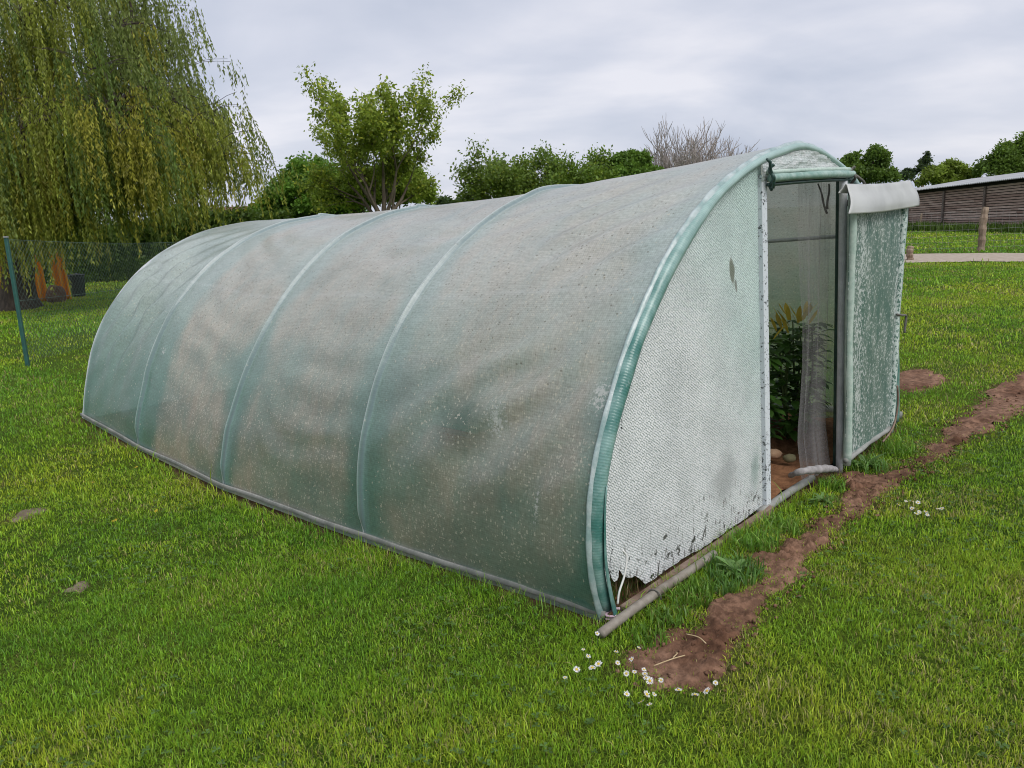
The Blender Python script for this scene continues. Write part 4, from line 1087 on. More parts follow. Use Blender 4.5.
def daisy(b, r, lab, grp, name='daisy', yellow=False):
    t = thing(name, lab, 'flower', tuple(b), grp); h = rng.uniform(.045, .06) + .022 * yellow
    tilt = np.array([rng.normal(0, .38), rng.normal(-.25, .35), 1.0]); tilt /= np.linalg.norm(tilt)
    top = b + np.array([rng.normal(0, .006), rng.normal(0, .006), h])
    MB().tube(catmull([b, b + (top - b) * .6 + np.array([.003, 0, 0]), top], 6), .0012, 5).build('stem', STEM, t)
    a = np.cross(tilt, [1, 0, .1]); a /= np.linalg.norm(a); c = np.cross(tilt, a)
    V, F = [], []; npet = 20 if not yellow else 34
    for k in range(npet):
        th = 2 * math.pi * k / npet + rng.normal(0, .05); wd = .8 * math.pi / npet; rr = r * rng.uniform(.88, 1.05) * (1 if not yellow or k % 2 else .7); cup = .18 + rng.normal(0, .12)
        e = lambda ang, rad, up: top + (math.cos(ang) * a + math.sin(ang) * c) * rad + tilt * up
        o = len(V); V += [e(th - wd * .6, r * .25, .001), e(th + wd * .6, r * .25, .001), e(th + wd, rr * .75, rr * cup * .6), e(th, rr, rr * cup), e(th - wd, rr * .75, rr * cup * .6)]; F.append((o, o + 1, o + 2, o + 3, o + 4))
    build('petals', np.array(V), F, YEL if yellow else WHITE, t, False)
    if not yellow:
        V, F = [], []
        for i in range(5):
            for j in range(10):
                ph = i / 4 * math.pi / 2; V.append(top + (math.cos(2 * math.pi * j / 10) * a + math.sin(2 * math.pi * j / 10) * c) * r * .34 * math.cos(ph) + tilt * (r * .22 * math.sin(ph) + .001))
        F = [(i * 10 + j, i * 10 + (j + 1) % 10, (i + 1) * 10 + (j + 1) % 10, (i + 1) * 10 + j) for i in range(4) for j in range(10)]
        build('centre', np.array(V), F, YEL, t)


D1 = [(565, 684), (577, 671), (587, 659), (591.5, 668), (602, 663), (585, 650), (597, 635), (617.5, 653), (617, 664), (635.5, 650.5), (632.5, 661.5), (644, 669), (630, 674), (634.8, 674.5), (643, 675), (645.5, 679), (647.5, 684), (630, 693), (644.7, 694), (653, 696), (641, 703), (650, 704), (662, 682), (677, 692), (692, 697), (707.5, 688), (717.5, 680)]
for x, y in D1: daisy(gpt(x + rng.normal(0, 1), y + 12 + rng.normal(0, 1.5)), rng.uniform(.010, .017) * (.72 if (x, y) in ((585, 650), (597, 635), (635.5, 650.5)) else 1), 'small white daisy in the grass at the near corner of the polytunnel', 'daisies at the near corner of the tunnel')
D2 = [(897, 505), (906, 504), (910, 502.5), (916, 505), (911.5, 509.5), (916, 515), (920, 515.5), (923, 513.5), (927.5, 517), (938, 510), (941.8, 509)]
for x, y in D2: daisy(gpt(x, y + 7), rng.uniform(.011, .015), 'small white daisy in the loose group on the lawn right of the dirt path', 'daisies on the lawn right of the path')
for x, y, l in [(118.4, 525.6, 'brightest yellow dandelion flower in the left lawn'), (156.7, 515, 'small yellow flower in the left lawn, nearest the tunnel base'), (94.3, 487, 'yellow flower in the left lawn, left of the two near the back rib'), (136.6, 471, 'tiny yellow flower just below the second rib of the tunnel')]:
    daisy(gpt(x, y + 6), .020 if x == 118.4 else .015, l, 'yellow flowers in the left lawn', 'dandelion', True)

# ================================================================== left fence
DKG = simple('green_coated_steel', (.008, .06, .045), (.012, .085, .065), 14, .45, 0, .1, .001); WIRE = simple('green_wire', (.08, .13, .11), (.12, .18, .15), 14, .5)
pb_ = gpt(28, 367); dpost = np.dot(pb_ - O, CF); pt_ = O + ray(6, 238) * (dpost * 1.0)
p2 = atd(207, 300, 16.0); p2[2] = float(terrain(p2[0], p2[1])); p2t = p2 + UP * 1.62
POSTG = 'green steel fence posts'
m = MB(); dirp = (pt_ - pb_); m.box((pb_ + pt_) / 2 - UP * .03, np.array([1., 0, 0]), np.cross(dirp / np.linalg.norm(dirp), [1, 0, 0]), dirp / np.linalg.norm(dirp), .024, .022, np.linalg.norm(dirp) / 2 + .03, .006)
post1 = m.build('fence_post', DKG, smooth=False); tag(post1, 'leaning green fence post on bare soil in front of the willow trunk', 'fence post', POSTG)
MB().box(pt_ + UP * .012, np.array([1., 0, 0]), np.array([0, 1., 0]), UP, .027, .025, .012, .004).build('cap', simple('grey_cap', (.2, .22, .22), (.3, .3, .3)), post1, smooth=False)
m = MB(); m.box((p2 + p2t) / 2, np.array([1., 0, 0]), np.array([0, 1., 0]), UP, .045, .045, .81, .006); post2 = m.build('fence_post', DKG, smooth=False); tag(post2, 'green fence post peeping over the back of the tunnel', 'fence post', POSTG)
m = MB(); A0, A1 = pb_ + UP * .06, pt_ - UP * .02; B0, B1 = p2 + UP * .06, p2t - UP * .06
pf = lambda u, v: (A0 * (1 - u) + B0 * u) * (1 - v) + (A1 * (1 - u) + B1 * u) * v - UP * .05 * math.sin(math.pi * u) * v
flen = np.linalg.norm(B0 - A0); cell = .075; du = cell / flen; hgt_ = 1.5; nst = int(1 / du)
for k in range(-int(hgt_ / cell) - 1, nst + 1):
    for sg in (1, -1):
        ua = k * du if sg == 1 else k * du + hgt_ / flen; ub = k * du + hgt_ / flen if sg == 1 else k * du
        va, vb = 0., 1.
        def clipu(ua, ub):
            t0, t1 = 0., 1.
            d = ub - ua
            for lo_, hi_ in ((0, 1),):
                ta, tb = (lo_ - ua) / d, (hi_ - ua) / d
                if ta > tb: ta, tb = tb, ta
                t0, t1 = max(t0, ta), min(t1, tb)
            return t0, t1
        t0, t1 = clipu(ua, ub)
        if t1 - t0 < .03: continue
        m.tube([pf(ua + (ub - ua) * t0, t0), pf(ua + (ub - ua) * (t0 + t1) / 2, (t0 + t1) / 2), pf(ua + (ub - ua) * t1, t1)], .0014, 3, False)
mesh_f = m.build('wire_mesh', WIRE)
for v in (1.0, .5): MB().tube([pf(u, v) for u in np.linspace(0, 1, 16)], .0028, 5).build('line_wire', WIRE, mesh_f)
tag(mesh_f, 'green chain link mesh stretched between the two green fence posts', 'wire fence')

# ================================================================== trees
BARK = simple('bark', (.035, .027, .02), (.085, .066, .05), 9, .95, 0, .9, .03, (1, 1, .3)); BARKP = simple('pale_bark', (.30, .26, .24), (.46, .41, .38), 9, .9, 0, .5, .02, (1, 1, .3)); BARKM = simple('brown_bark', (.11, .085, .06), (.2, .16, .12), 8, .9, 0, .6, .02, (1, 1, .3))
FOL = leaf_mat('foliage', .45, .5, .3)


def rot_about(v, ax, a):
    ax = ax / (np.linalg.norm(ax) + 1e-9); return v * math.cos(a) + np.cross(ax, v) * math.sin(a) + ax * np.dot(ax, v) * (1 - math.cos(a))


def grow(base, dir_, length, rad, depth, spread, ratio, nchild, segs, tips, up=.12, wob=.16, minr=.006):
    """recursive limbs; segs collects (points, radii), tips collects (point, direction, level)"""
    n_ = 6; p = np.array(base, float); d = np.array(dir_, float); pts = [p]; radii = [rad]
    for i in range(n_):
        d = d + rng.normal(0, wob, 3) / n_ ** .5 + UP * up / n_; d /= np.linalg.norm(d); p = p + d * length / n_; pts.append(p); radii.append(rad * (1 - .55 * (i + 1) / n_))
    segs.append((np.array(pts), np.array(radii)))
    if depth <= 1:
        for i in range(2, n_ + 1): tips.append((pts[i], d, depth))
    if depth == 0: return
    for k in range(nchild):
        i = n_ if k == 0 else rng.integers(2, n_ + 1)
        q = rot_about(d, np.cross(d, rng.normal(0, 1, 3)), rng.uniform(.35, 1.) * spread * (0.5 if k == 0 else 1))
        grow(pts[i], q, length * ratio * rng.uniform(.75, 1.15), max(radii[i] * .72, minr), depth - 1, spread, ratio, nchild, segs, tips, up, wob, minr)


def leaves_at(points, size, colr, normal_up=.5, jit=.12, asp=.6):
    """diamond leaves around points -> V, F, C"""
    m_ = len(points); P_ = points + rng.normal(0, jit, (m_, 3)); d = rng.normal(0, 1, (m_, 3)); d[:, 2] -= .25; d /= np.linalg.norm(d, axis=1)[:, None]
    nn = rng.normal(0, 1, (m_, 3)); nn[:, 2] += normal_up * 2; s_ = np.cross(d, nn); s_ /= np.linalg.norm(s_, axis=1)[:, None] + 1e-9
    L_ = (size * rng.uniform(.6, 1.3, m_))[:, None]; w_ = L_ * asp * .5
    up_ = np.cross(s_, d)
    V = np.stack([P_, P_ + d * L_ * .45 + s_ * w_ + up_ * L_ * .08, P_ + d * L_, P_ + d * L_ * .45 - s_ * w_ + up_ * L_ * .08], 1).reshape(-1, 3)
    C = np.repeat(colr, 4, 0) if colr.ndim == 2 else np.tile(colr, (m_ * 4, 1))
    return V, np.arange(m_ * 4).reshape(-1, 4), C


def segs_mesh(segs, k=6):
    m = MB()
    for i, (p, r) in enumerate(segs): m.tube(p, r, k if r[0] > .03 else 4, False)
    return m


def lcol(base, m_, var=.3, yel=0.0, ycol=(.2, .2, .02)):
    c = np.array(base) * rng.uniform(1 - var, 1 + var, (m_, 1)); k = rng.random((m_, 1)) < yel
    return np.where(k, np.array(ycol) * rng.uniform(.7, 1.2, (m_, 1)), c)


TREEG = 'trees behind the tunnel'


def seeded(sd):
    global rng; rng = np.random.default_rng(sd)


def open_tree(name, label, base, height, trunk_h, trunk_r, depth, spread, leaf, base_col, per_tip, bark, lean=(0, 0), n0=5, ratio=.72, nchild=3, up=.25, jit=.15, first=.45, minr=.006, group=TREEG, seed=1):
    seeded(seed); b = np.array(base, float); b[2] = float(terrain(b[0], b[1])) - .05; t = thing(name, label, 'tree', tuple(b), group)
    segs, tips = [], []; top = b + np.array([lean[0], lean[1], trunk_h])
    segs.append((catmull([b, b + (top - b) * .5 + np.array([.05, 0, 0]), top], 8), np.linspace(trunk_r * 1.25, trunk_r * .85, 8)))
    for k in range(n0):
        a = 2 * math.pi * k / n0 + rng.uniform(-.4, .4); tl = spread * rng.uniform(.45, 1.0) if k else .12
        d = np.array([math.cos(a) * math.sin(tl), math.sin(a) * math.sin(tl), math.cos(tl)])
        grow(top - UP * rng.uniform(0, trunk_h * .35) * (k > 0), d, height * first * rng.uniform(.85, 1.1), trunk_r * .55, depth, spread * .85, ratio, nchild, segs, tips, up, .16, minr)
    segs_mesh(segs).build('trunk', bark, t)
    if leaf:
        pts = np.array([p for p, d, l in tips]); pts = np.repeat(pts, per_tip, 0); V, F, C = leaves_at(pts, leaf, lcol(base_col, len(pts), .35, .12, (base_col[0] * 1.7, base_col[1] * 1.35, base_col[2])), .6, jit)
        build('crown', V, F, FOL, t, False, col=C)
    return t, tips


def dense_tree(name, label, base, blobs, nleaf, leaf, colr, trunk_h, trunk_r, group=TREEG, bark=None):
    seeded(int(abs(base[0]) * 100) + 3)
    """crown = leaf clumps scattered over many small lobes around a few limbs; blobs are (dx, dy, dz, r) from the base"""
    b = np.array(base, float); b[2] = float(terrain(b[0], b[1])) - .05; t = thing(name, label, 'tree', tuple(b), group)
    segs = [(catmull([b, b + UP * trunk_h * .5 + np.array([.04, .02, 0]), b + UP * trunk_h], 6), np.linspace(trunk_r * 1.2, trunk_r * .8, 6))]
    P_, C_ = [], []; tot = sum(q[3] ** 2 for q in blobs)
    for dx, dy, dz, r in blobs:
        c = b + np.array([dx, dy, dz]); segs.append((catmull([b + UP * trunk_h * .8, (b + UP * trunk_h + c) / 2 + rng.normal(0, .15, 3), c], 8), np.linspace(trunk_r * .5, .02, 8)))
        nsub = 22 + int(12 * r); d = rng.normal(0, 1, (nsub, 3)); d /= np.linalg.norm(d, axis=1)[:, None]; d[:, 2] = np.abs(d[:, 2]) * .95 - .28
        sc_ = c + d * r * rng.uniform(.5, 1.22, (nsub, 1)); sr = r * rng.uniform(.12, .32, nsub)
        for q, s_ in zip(sc_, sr): segs.append((catmull([c, (c + q) / 2 + rng.normal(0, .05, 3), q], 4), np.linspace(.02, .006, 4)))
        m_ = int(nleaf * r * r / tot / nsub)
        for q, s_ in zip(sc_, sr):
            e = rng.normal(0, 1, (m_, 3)); e /= np.linalg.norm(e, axis=1)[:, None]; P_.append(q + e * s_ * rng.uniform(.25, 1.75, (m_, 1)) * np.array([1.1, 1.1, .8]))
            C_.append(np.array(colr) * rng.uniform(.72, 1.3) * rng.uniform(.75, 1.25, (m_, 1)))
    P_ = np.concatenate(P_); C_ = np.concatenate(C_)
    segs_mesh(segs, 6).build('trunk', bark or BARKM, t)
    V, F, C = leaves_at(P_, leaf, C_ * np.array([1.4, 1.3, 1.2]), .5, leaf * .4, .62); build('crown', V, F, FOL, t, False, col=C)
    return t


def spot(x, depth, y=300):
    p = atd(x, y, depth); return np.array([p[0], p[1], 0.])


def hz(x): return HY - math.tan(ROLL) * (x - 512)
def zpx(x, y, depth): return CH + (hz(x) - y) / FPX * depth


def blobs_px(x0, depth, lst):
    """lst of (px x, px y, px radius): crown lobes at real offsets around the tree's base"""
    b = spot(x0, depth); out = []
    for x, y, r in lst:
        q = spot(x, depth); out.append((q[0] - b[0], (q[1] - b[1]) + rng.uniform(-.6, .6) * r / FPX * depth, zpx(x, y, depth), r / FPX * depth))
    return out


# --- the willow
seeded(2024)
wb = gpt(22, 309); wb[2] -= .08; D_W = float(np.dot(wb - O, CF))
wil = thing('willow_tree', 'huge weeping willow with trailing yellow green curtains and a thick dark trunk', 'tree', tuple(wb))
segs = []; tops = []
tr_top = wb + np.array([.1, .2, 2.3]); tp = catmull([wb, wb + np.array([-.04, .05, .5]), wb + np.array([.05, .1, 1.3]), tr_top], 14)
segs.append((tp, np.interp(np.linspace(0, 1, 14), [0, .12, .35, 1], [.58, .44, .38, .40])))
pxm = D_W / FPX
strandsP, strandC = [], []
WCOL = [np.array([.165, .195, .032]), np.array([.215, .215, .034]), np.array([.135, .175, .05]), np.array([.070, .11, .025])]


def strand(p, length, out, ci, dens):
    """a hanging withe: leaves pointing down along it"""
    m_ = int(length * dens); t = np.sort(rng.random(m_)) * length
    o_ = out * (1 - np.exp(-t * 1.6))[:, None] * .35; sway = np.stack([np.sin(t * 1.3 + rng.uniform(0, 6)), np.cos(t * 1.1 + rng.uniform(0, 6)), t * 0], -1) * .05
    q = p + o_ + sway - UP * t[:, None]; strandsP.append(q); strandC.append(WCOL[ci] * rng.uniform(.7, 1.3) * rng.uniform(.75, 1.25, (m_, 1)))


leaders = []
for (lx, ly, lz) in ((.4, .2, 9.6), (2.2, -1.2, 8.2), (3.6, .6, 6.6), (-2.4, -1.0, 8.6), (1.0, 2.2, 8.2), (.8, -2.4, 7.4), (-2.2, 1.6, 7.6), (4.2, -1.8, 4.9)):
    e = wb + np.array([lx, ly, lz]); lp = catmull([tr_top - UP * .3, tr_top * .6 + e * .4 + np.array([lx * .12, ly * .12, -.2]), e], 24); leaders.append(lp); segs.append((lp, np.linspace(.24, .03, 24)))
LEAD = np.concatenate([l[5:] for l in leaders])


def spray(tip, ci, nstr, lmin, lmax, dens=30, wide=1.0, z0=2.3):
    """one bough arching from the nearest leader to the tip, with withes hanging from its outer part and side twigs"""
    k = np.argmin(np.linalg.norm((LEAD - (tip - UP * .4)) * np.array([1, 1, 1.3]), axis=1)); st = LEAD[k]; gap = np.linalg.norm(tip - st)
    pth = catmull([st, st * .55 + tip * .45 + UP * (.25 + .12 * gap), st * .2 + tip * .8 + UP * (.12 + .06 * gap), tip], 26)
    segs.append((pth, np.linspace(.055, .008, 26))); outv = tip - wb; outv[2] = 0; outv /= np.linalg.norm(outv) + 1e-9
    nclump = max(4, nstr // 9); cl_ = [(rng.uniform(.35, 1) ** .8, rng.normal(0, .55, 3) * wide, rng.uniform(.55, 1.1), ci if rng.random() < .65 else rng.integers(0, 4)) for _ in range(nclump)]
    for k in range(nstr):
        u, sd_, lf, c_ = cl_[k % nclump]; i = int(u * 25); p = pth[i]; sd_ = sd_.copy(); sd_[2] = abs(sd_[2]) * .4
        e = p + sd_ + rng.normal(0, .13, 3)
        if rng.random() < .2: segs.append((catmull([p, (p + e) / 2 + UP * .12, e], 5), np.linspace(.009, .004, 5)))
        strand(e, rng.uniform(lmin, lmax) * lf, .7 * outv + rng.normal(0, .4, 3) * np.array([1, 1, 0]), c_, dens)


def wtip(x, y, dd=0.0):
    dpt_ = D_W + dd; p = atd(x, y, dpt_); return p


for (x, y, dd, ci, ns, l0, l1) in [
    (132, -20, 0, 2, 46, 1.2, 2.6), (110, -60, -1, 2, 60, 1.5, 3.5), (60, -80, 1, 2, 60, 1.5, 3.5), (10, -90, -1, 0, 60, 1.5, 4), (-50, -70, 0, 2, 50, 1.5, 4), (-110, -20, 0, 2, 40, 1.5, 4),
    (155, 30, .5, 2, 40, .8, 1.8), (176, 58, -.5, 2, 40, .6, 1.7), (193, 84, .4, 2, 26, .5, 1.3), (172, 104, -1.5, 2, 56, .9, 2.2), (150, 60, 1.5, 3, 60, 1.2, 2.8), (120, 30, -2.2, 2, 66, 1.5, 3.3),
    (70, 10, -2.8, 0, 70, 1.6, 3.6), (25, 20, -2.6, 0, 70, 1.6, 4.2), (-20, 40, -2.5, 1, 50, 2, 4.5), (90, 70, -3.2, 3, 50, 1.0, 2.4), (40, 0, 2.5, 3, 50, 1.5, 3),
    (240, 128, .6, 2, 60, .7, 2.2), (226, 132, -.6, 0, 46, 1.0, 2.2), (215, 150, -2.0, 0, 54, 1.0, 2.1), (190, 165, 1.5, 2, 50, 1.0, 2.2), (120, 140, -3.6, 1, 90, 1.2, 2.6), (145, 150, -3.2, 1, 70, 1.0, 2.4), (95, 150, -3.3, 0, 60, 1.2, 2.6),
    (225, 172, 1.0, 0, 40, .7, 1.5), (165, 190, -2.6, 0, 50, .6, 1.4), (20, 130, -3.6, 0, 80, 1.8, 3.2), (-15, 150, -3.2, 1, 70, 1.6, 3.2), (50, 110, -3.0, 3, 50, 1.2, 2.6), (60, 170, -2.4, 2, 50, 1.0, 2.0), (35, 190, -3.0, 0, 55, 1.2, 2.2), (5, 200, -3.2, 0, 50, 1.0, 2.0), (100, 205, -1.5, 2, 40, .7, 1.5), (-60, 100, -2, 0, 50, 2, 4),
    (130, 175, -2.2, 0, 70, .9, 1.9), (75, 190, -2.8, 1, 60, 1.0, 1.7), (180, 195, -1.6, 1, 56, .7, 1.4), (205, 188, .5, 0, 50, .7, 1.5), (150, 205, 1.5, 2, 50, .7, 1.3), (60, 205, 1.5, 2, 50, .7, 1.6), (-10, 205, -2.0, 1, 50, 1.0, 2.0), (10, 225, -1.2, 0, 40, .8, 1.5), (100, 110, -2.6, 0, 70, 1.2, 2.6), (160, 110, -1.0, 0, 70, 1.2, 2.6), (40, 60, -1.5, 2, 70, 1.5, 3),
    (222, 168, -.8, 0, 60, .7, 1.5), (238, 160, .2, 2, 50, .8, 1.7), (200, 150, -1.8, 1, 60, 1.0, 2.0), (215, 120, .2, 2, 50, .8, 1.9),
    (30, 80, 3, 3, 60, 1.5, 3.2), (120, 90, 2.5, 3, 60, 1.2, 2.8), (180, 130, 2.5, 3, 40, 1, 2.2), (70, 150, 2.8, 3, 50, 1, 2.4)]:
    spray(wtip(x, y, dd), ci, int(ns * 1.9), l0, l1, 34)
segs_mesh(segs, 8).build('trunk', BARK, wil)
q = np.concatenate(strandsP); cc = np.concatenate(strandC) * np.array([1.5, 1.45, 1.3]); m_ = len(q)
d = rng.normal(0, .42, (m_, 3)); d[:, 2] = -1; d /= np.linalg.norm(d, axis=1)[:, None]; nn = rng.normal(0, 1, (m_, 3)); s_ = np.cross(d, nn); s_ /= np.linalg.norm(s_, axis=1)[:, None]
Lf = rng.uniform(.065, .125, (m_, 1)); wf = Lf * .15
V = np.stack([q, q + d * Lf * .4 + s_ * wf, q + d * Lf, q + d * Lf * .4 - s_ * wf], 1).reshape(-1, 3)
build('crown', V, np.arange(m_ * 4).reshape(-1, 4), FOL, wil, False, col=np.repeat(cc, 4, 0))
print('willow leaves', m_)

# --- trees behind the tunnel
open_tree('broadleaf_tree', 'tall open crowned tree with visible forked trunk, standing above the tunnel ridge', spot(390, 27), 4.3, 2.0, .15, 3, .95, .13, (.25, .33, .045), 14, BARKM, n0=8, ratio=.68, nchild=3, up=.2, jit=.12, first=.46, seed=24)
dense_tree('round_tree', 'dense dark green rounded tree, left of the tall open crowned tree', spot(320, 33), blobs_px(320, 33, [(318, 178, 22), (300, 190, 18), (338, 185, 22), (322, 200, 26), (290, 206, 16), (350, 205, 22), (300, 213, 13), (328, 214, 14), (350, 213, 12), (310, 216, 12)]), 44000, .15, (.075, .165, .022), 1.6, .2)
dense_tree('garden_shrub', 'yellow green shrub at the foot of the tall open crowned tree', spot(405, 30), blobs_px(405, 30, [(410, 184, 20), (395, 194, 22), (425, 196, 18), (378, 196, 20), (358, 190, 18), (345, 198, 16), (388, 182, 14)]), 36000, .13, (.15, .235, .028), .8, .1)
dense_tree('garden_shrub', 'low shrub between the willow and the dark rounded tree', spot(278, 34), blobs_px(278, 34, [(272, 208, 9), (284, 211, 9), (264, 212, 8)]), 7000, .12, (.11, .2, .03), .5, .06)
dense_tree('purple_shrub', 'small dark purple shrub peeping over the back of the tunnel', spot(281, 31), blobs_px(281, 31, [(277, 218, 5), (287, 219, 5)]), 2000, .12, (.05, .02, .03), .4, .05)
open_tree('walnut_tree', 'loose leaved tree left of the row behind the middle of the tunnel', spot(512, 40), 4.0, 1.5, .14, 3, .95, .17, (.13, .20, .035), 13, BARKM, n0=6, ratio=.66, nchild=3, up=.2, jit=.24, first=.42)
open_tree('walnut_tree', 'bushy mid green tree in the middle of the row behind the tunnel', spot(548, 42), 3.6, 1.3, .13, 3, 1.0, .17, (.125, .205, .035), 16, BARKM, n0=7, ratio=.66, nchild=3, up=.2, jit=.26, first=.42, seed=4)
open_tree('walnut_tree', 'bushy green tree right of centre in the row behind the tunnel', spot(592, 41), 3.9, 1.4, .13, 3, .95, .17, (.13, .215, .032), 18, BARKM, n0=7, ratio=.66, nchild=3, up=.2, jit=.26, first=.42, seed=6)
dense_tree('walnut_tree', 'small spiky topped tree between the row and the leafless tree', spot(634, 41), blobs_px(634, 41, [(622, 163, 8), (632, 160, 7), (642, 161, 7), (630, 174, 14), (646, 172, 9), (656, 176, 8)]), 19000, .16, (.09, .18, .03), 1.4, .12)
dense_tree('distant_bush', 'tiny dark bush far away between open tree and the row behind the tunnel', spot(465, 70), blobs_px(465, 70, [(450, 203, 6), (465, 204, 5), (478, 205, 5)]), 2500, .3, (.04, .075, .03), .8, .08)
open_tree('bare_tree', 'leafless grey twigged tree behind the front of the tunnel', spot(694, 44), 6.0, 1.2, .17, 4, .85, 0, (0, 0, 0), 0, BARKP, n0=10, ratio=.74, nchild=4, up=.30, first=.33, seed=5, minr=.016)
# --- trees behind the barn
RTG = 'trees beyond the barn'
dense_tree('round_tree', 'round crowned green tree just right of the front hoop', spot(858, 60), blobs_px(858, 60, [(847, 164, 9), (866, 158, 9), (872, 168, 9), (843, 174, 12), (860, 178, 15), (878, 178, 9), (836, 166, 5)]), 20000, .22, (.08, .15, .03), 2, .2, RTG)
dense_tree('conifer_tree', 'thin dark tree with a ragged tip between the round tree and the barn', spot(915, 70), blobs_px(915, 70, [(917, 163, 5), (913, 171, 6), (922, 172, 5), (903, 175, 6), (896, 178, 6), (917, 157, 2)]), 5000, .2, (.03, .055, .03), 3, .16, RTG)
dense_tree('broadleaf_tree', 'low yellow green tree above the left end of the barn roof', spot(940, 58), blobs_px(940, 58, [(930, 175, 10), (945, 170, 9), (955, 176, 9), (920, 180, 9), (938, 182, 10)]), 15000, .2, (.13, .195, .03), 2, .16, RTG)
dense_tree('broadleaf_tree', 'large dark green tree above the right part of the barn roof', spot(1005, 56), blobs_px(1005, 56, [(990, 160, 15), (1008, 150, 15), (1022, 146, 13), (978, 170, 12), (1000, 172, 18), (1030, 165, 22), (1050, 155, 18)]), 38000, .2, (.085, .155, .028), 2, .2, RTG)

# --- hedge and clutter behind the willow
m = MB()
seeded(77); c0 = spot(110, 30.5); hg = thing('garden_hedge', 'long dark hedge behind the willow at the edge of the lawn', 'hedge', tuple(c0))
m_ = 90000; hx = rng.uniform(-12, 7.5, m_); hy_ = rng.uniform(-.7, .7, m_); hh = (1.7 + 1.1 * fbm(hx * .7, hx * 0, 3, 3) + .5 * fbm(hx * 2.6, hy_ * 2, 9, 3)); hz_ = rng.random(m_) ** .75 * hh
P_ = c0 + np.stack([hx, hy_ * (1 - .3 * (hz_ / hh)) + .5 * (fbm(hx * 1.3, hz_ * 1.3, 12, 3) - .5), hz_], -1)
V, F, C = leaves_at(P_, .15, np.array([.07, .125, .02]) * (.55 + .9 * fbm(hx * 1.1, hz_ * 1.5, 15, 3))[:, None] * rng.uniform(.7, 1.35, (m_, 1)), .4, .06); build('foliage', V, F, FOL, hg, False, col=C)
segs_mesh([(np.array([c0 + np.array([x_, 0, -.05]), c0 + np.array([x_ + rng.normal(0, .1), 0, .7]), c0 + np.array([x_ + rng.normal(0, .2), rng.normal(0, .2), 1.5])]), np.array([.04, .03, .012])) for x_ in np.arange(-11.8, 7.4, .55)]).build('stems', BARK, hg)
ORANGE = NT('orange_sheet'); f = ORANGE.noise(ORANGE.obj(), 2.5, 3); ORM = ORANGE.done(ORANGE.mixs(.35, ORANGE.pbr(ORANGE.mix(f, (.92, .46, .03), (.96, .58, .05)), .7), ORANGE.transl((.95, .5, .04))))
def sheet(x0, x1, yt, yb, depth, label):
    a0, a1 = spot(x0, depth), spot(x1, depth); zt_ = zpx((x0 + x1) / 2, yt, depth); V = []
    for v in np.linspace(0, 1, 14):
        for u in np.linspace(0, 1, 30):
            p = a0 + (a1 - a0) * u; p = p + np.array([0, .10 * math.sin(u * 16 + v) + .04 * math.sin(u * 41), 0]); V.append([p[0], p[1], .03 + (zt_ - .03) * v - .06 * math.sin(u * 9.4) ** 2 * v])
    o = build('orange_sheet', np.array(V), grid_faces(14, 30), ORM); md = o.modifiers.new('thickness', 'SOLIDIFY'); md.thickness = .01; tag(o, label, 'sheet', 'orange sheets behind the willow')
sheet(-14, 12, 246, 295, 21.6, 'orange hanging sheet at the left edge, behind the willow trunk')
sheet(34, 48, 254, 293, 21.6, 'narrow orange hanging sheet just right of the willow trunk')
sheet(56, 71, 248, 292, 21.8, 'bright orange hanging sheet behind the brown heap')
q = spot(57, 21.2); rock('brown_heap', q + UP * .20, (.25, .25, .30), simple('brown_heap', (.12, .06, .04), (.25, .14, .10), 5, .9, 0, .8, .05), 'rounded brown heap in front of the orange sheets', 'heap', 9)
q = spot(80, 23); m = MB(); zz_ = np.linspace(0, .95, 8); DKP = simple('black_plastic', (.012, .014, .016), (.03, .032, .035), 6, .5)
cp = [q + np.array([0, 0, z]) for z in (0, .05, .3, .55, .66, .70)]; m.tube(cp, [.16, .18, .2, .22, .225, .03], 14); bn = m.build('black_tub', DKP); MB().tube([q + np.array([.225 * math.cos(a), .225 * math.sin(a), .65]) for a in np.linspace(0, 6.283, 22)], .022, 6).build('rim', DKP, bn)
tag(bn, 'black tub standing on the grass right of the orange sheets', 'tub')
# house roof glimpsed between willow and shrub
hb_ = spot(238, 52); house = thing('house', 'pale house with a brown roof glimpsed through the willow', 'house', tuple(hb_))
WALLM = simple('pale_render', (.5, .48, .46), (.6, .58, .55), 2, .9); TILE = simple('brown_roof_tiles', (.13, .06, .055), (.2, .10, .09), 6, .8)
m = MB(); m.box(hb_ + UP * 1.2, np.array([1., 0, 0]), np.array([0, 1., 0]), UP, 3.4, 2.5, 1.2); m.build('wall', WALLM, house, smooth=False)
V = [hb_ + np.array(v) for v in ((-3.7, -2.8, 2.35), (3.7, -2.8, 2.35), (3.7, 2.8, 2.35), (-3.7, 2.8, 2.35), (-3.7, 0, 3.35), (3.7, 0, 3.35))]
build('roof', np.array(V), [(0, 1, 5, 4), (2, 3, 4, 5), (0, 4, 3), (1, 2, 5), (3, 2, 1, 0)], TILE, house, False)
wdw = MB().box(hb_ + np.array([-1.2, -2.52, 1.3]), np.array([1., 0, 0]), np.array([0, 1., 0]), UP, .6, .03, .5).build('window', simple('white_frame', (.7, .7, .7), (.8, .8, .8)), house, smooth=False)
MB().box(hb_ + np.array([-1.2, -2.56, 1.3]), np.array([1., 0, 0]), np.array([0, 1., 0]), UP, .5, .02, .42).build('pane', simple('dark_glass', (.03, .035, .04), (.05, .055, .06), 3, .08), wdw, smooth=False)

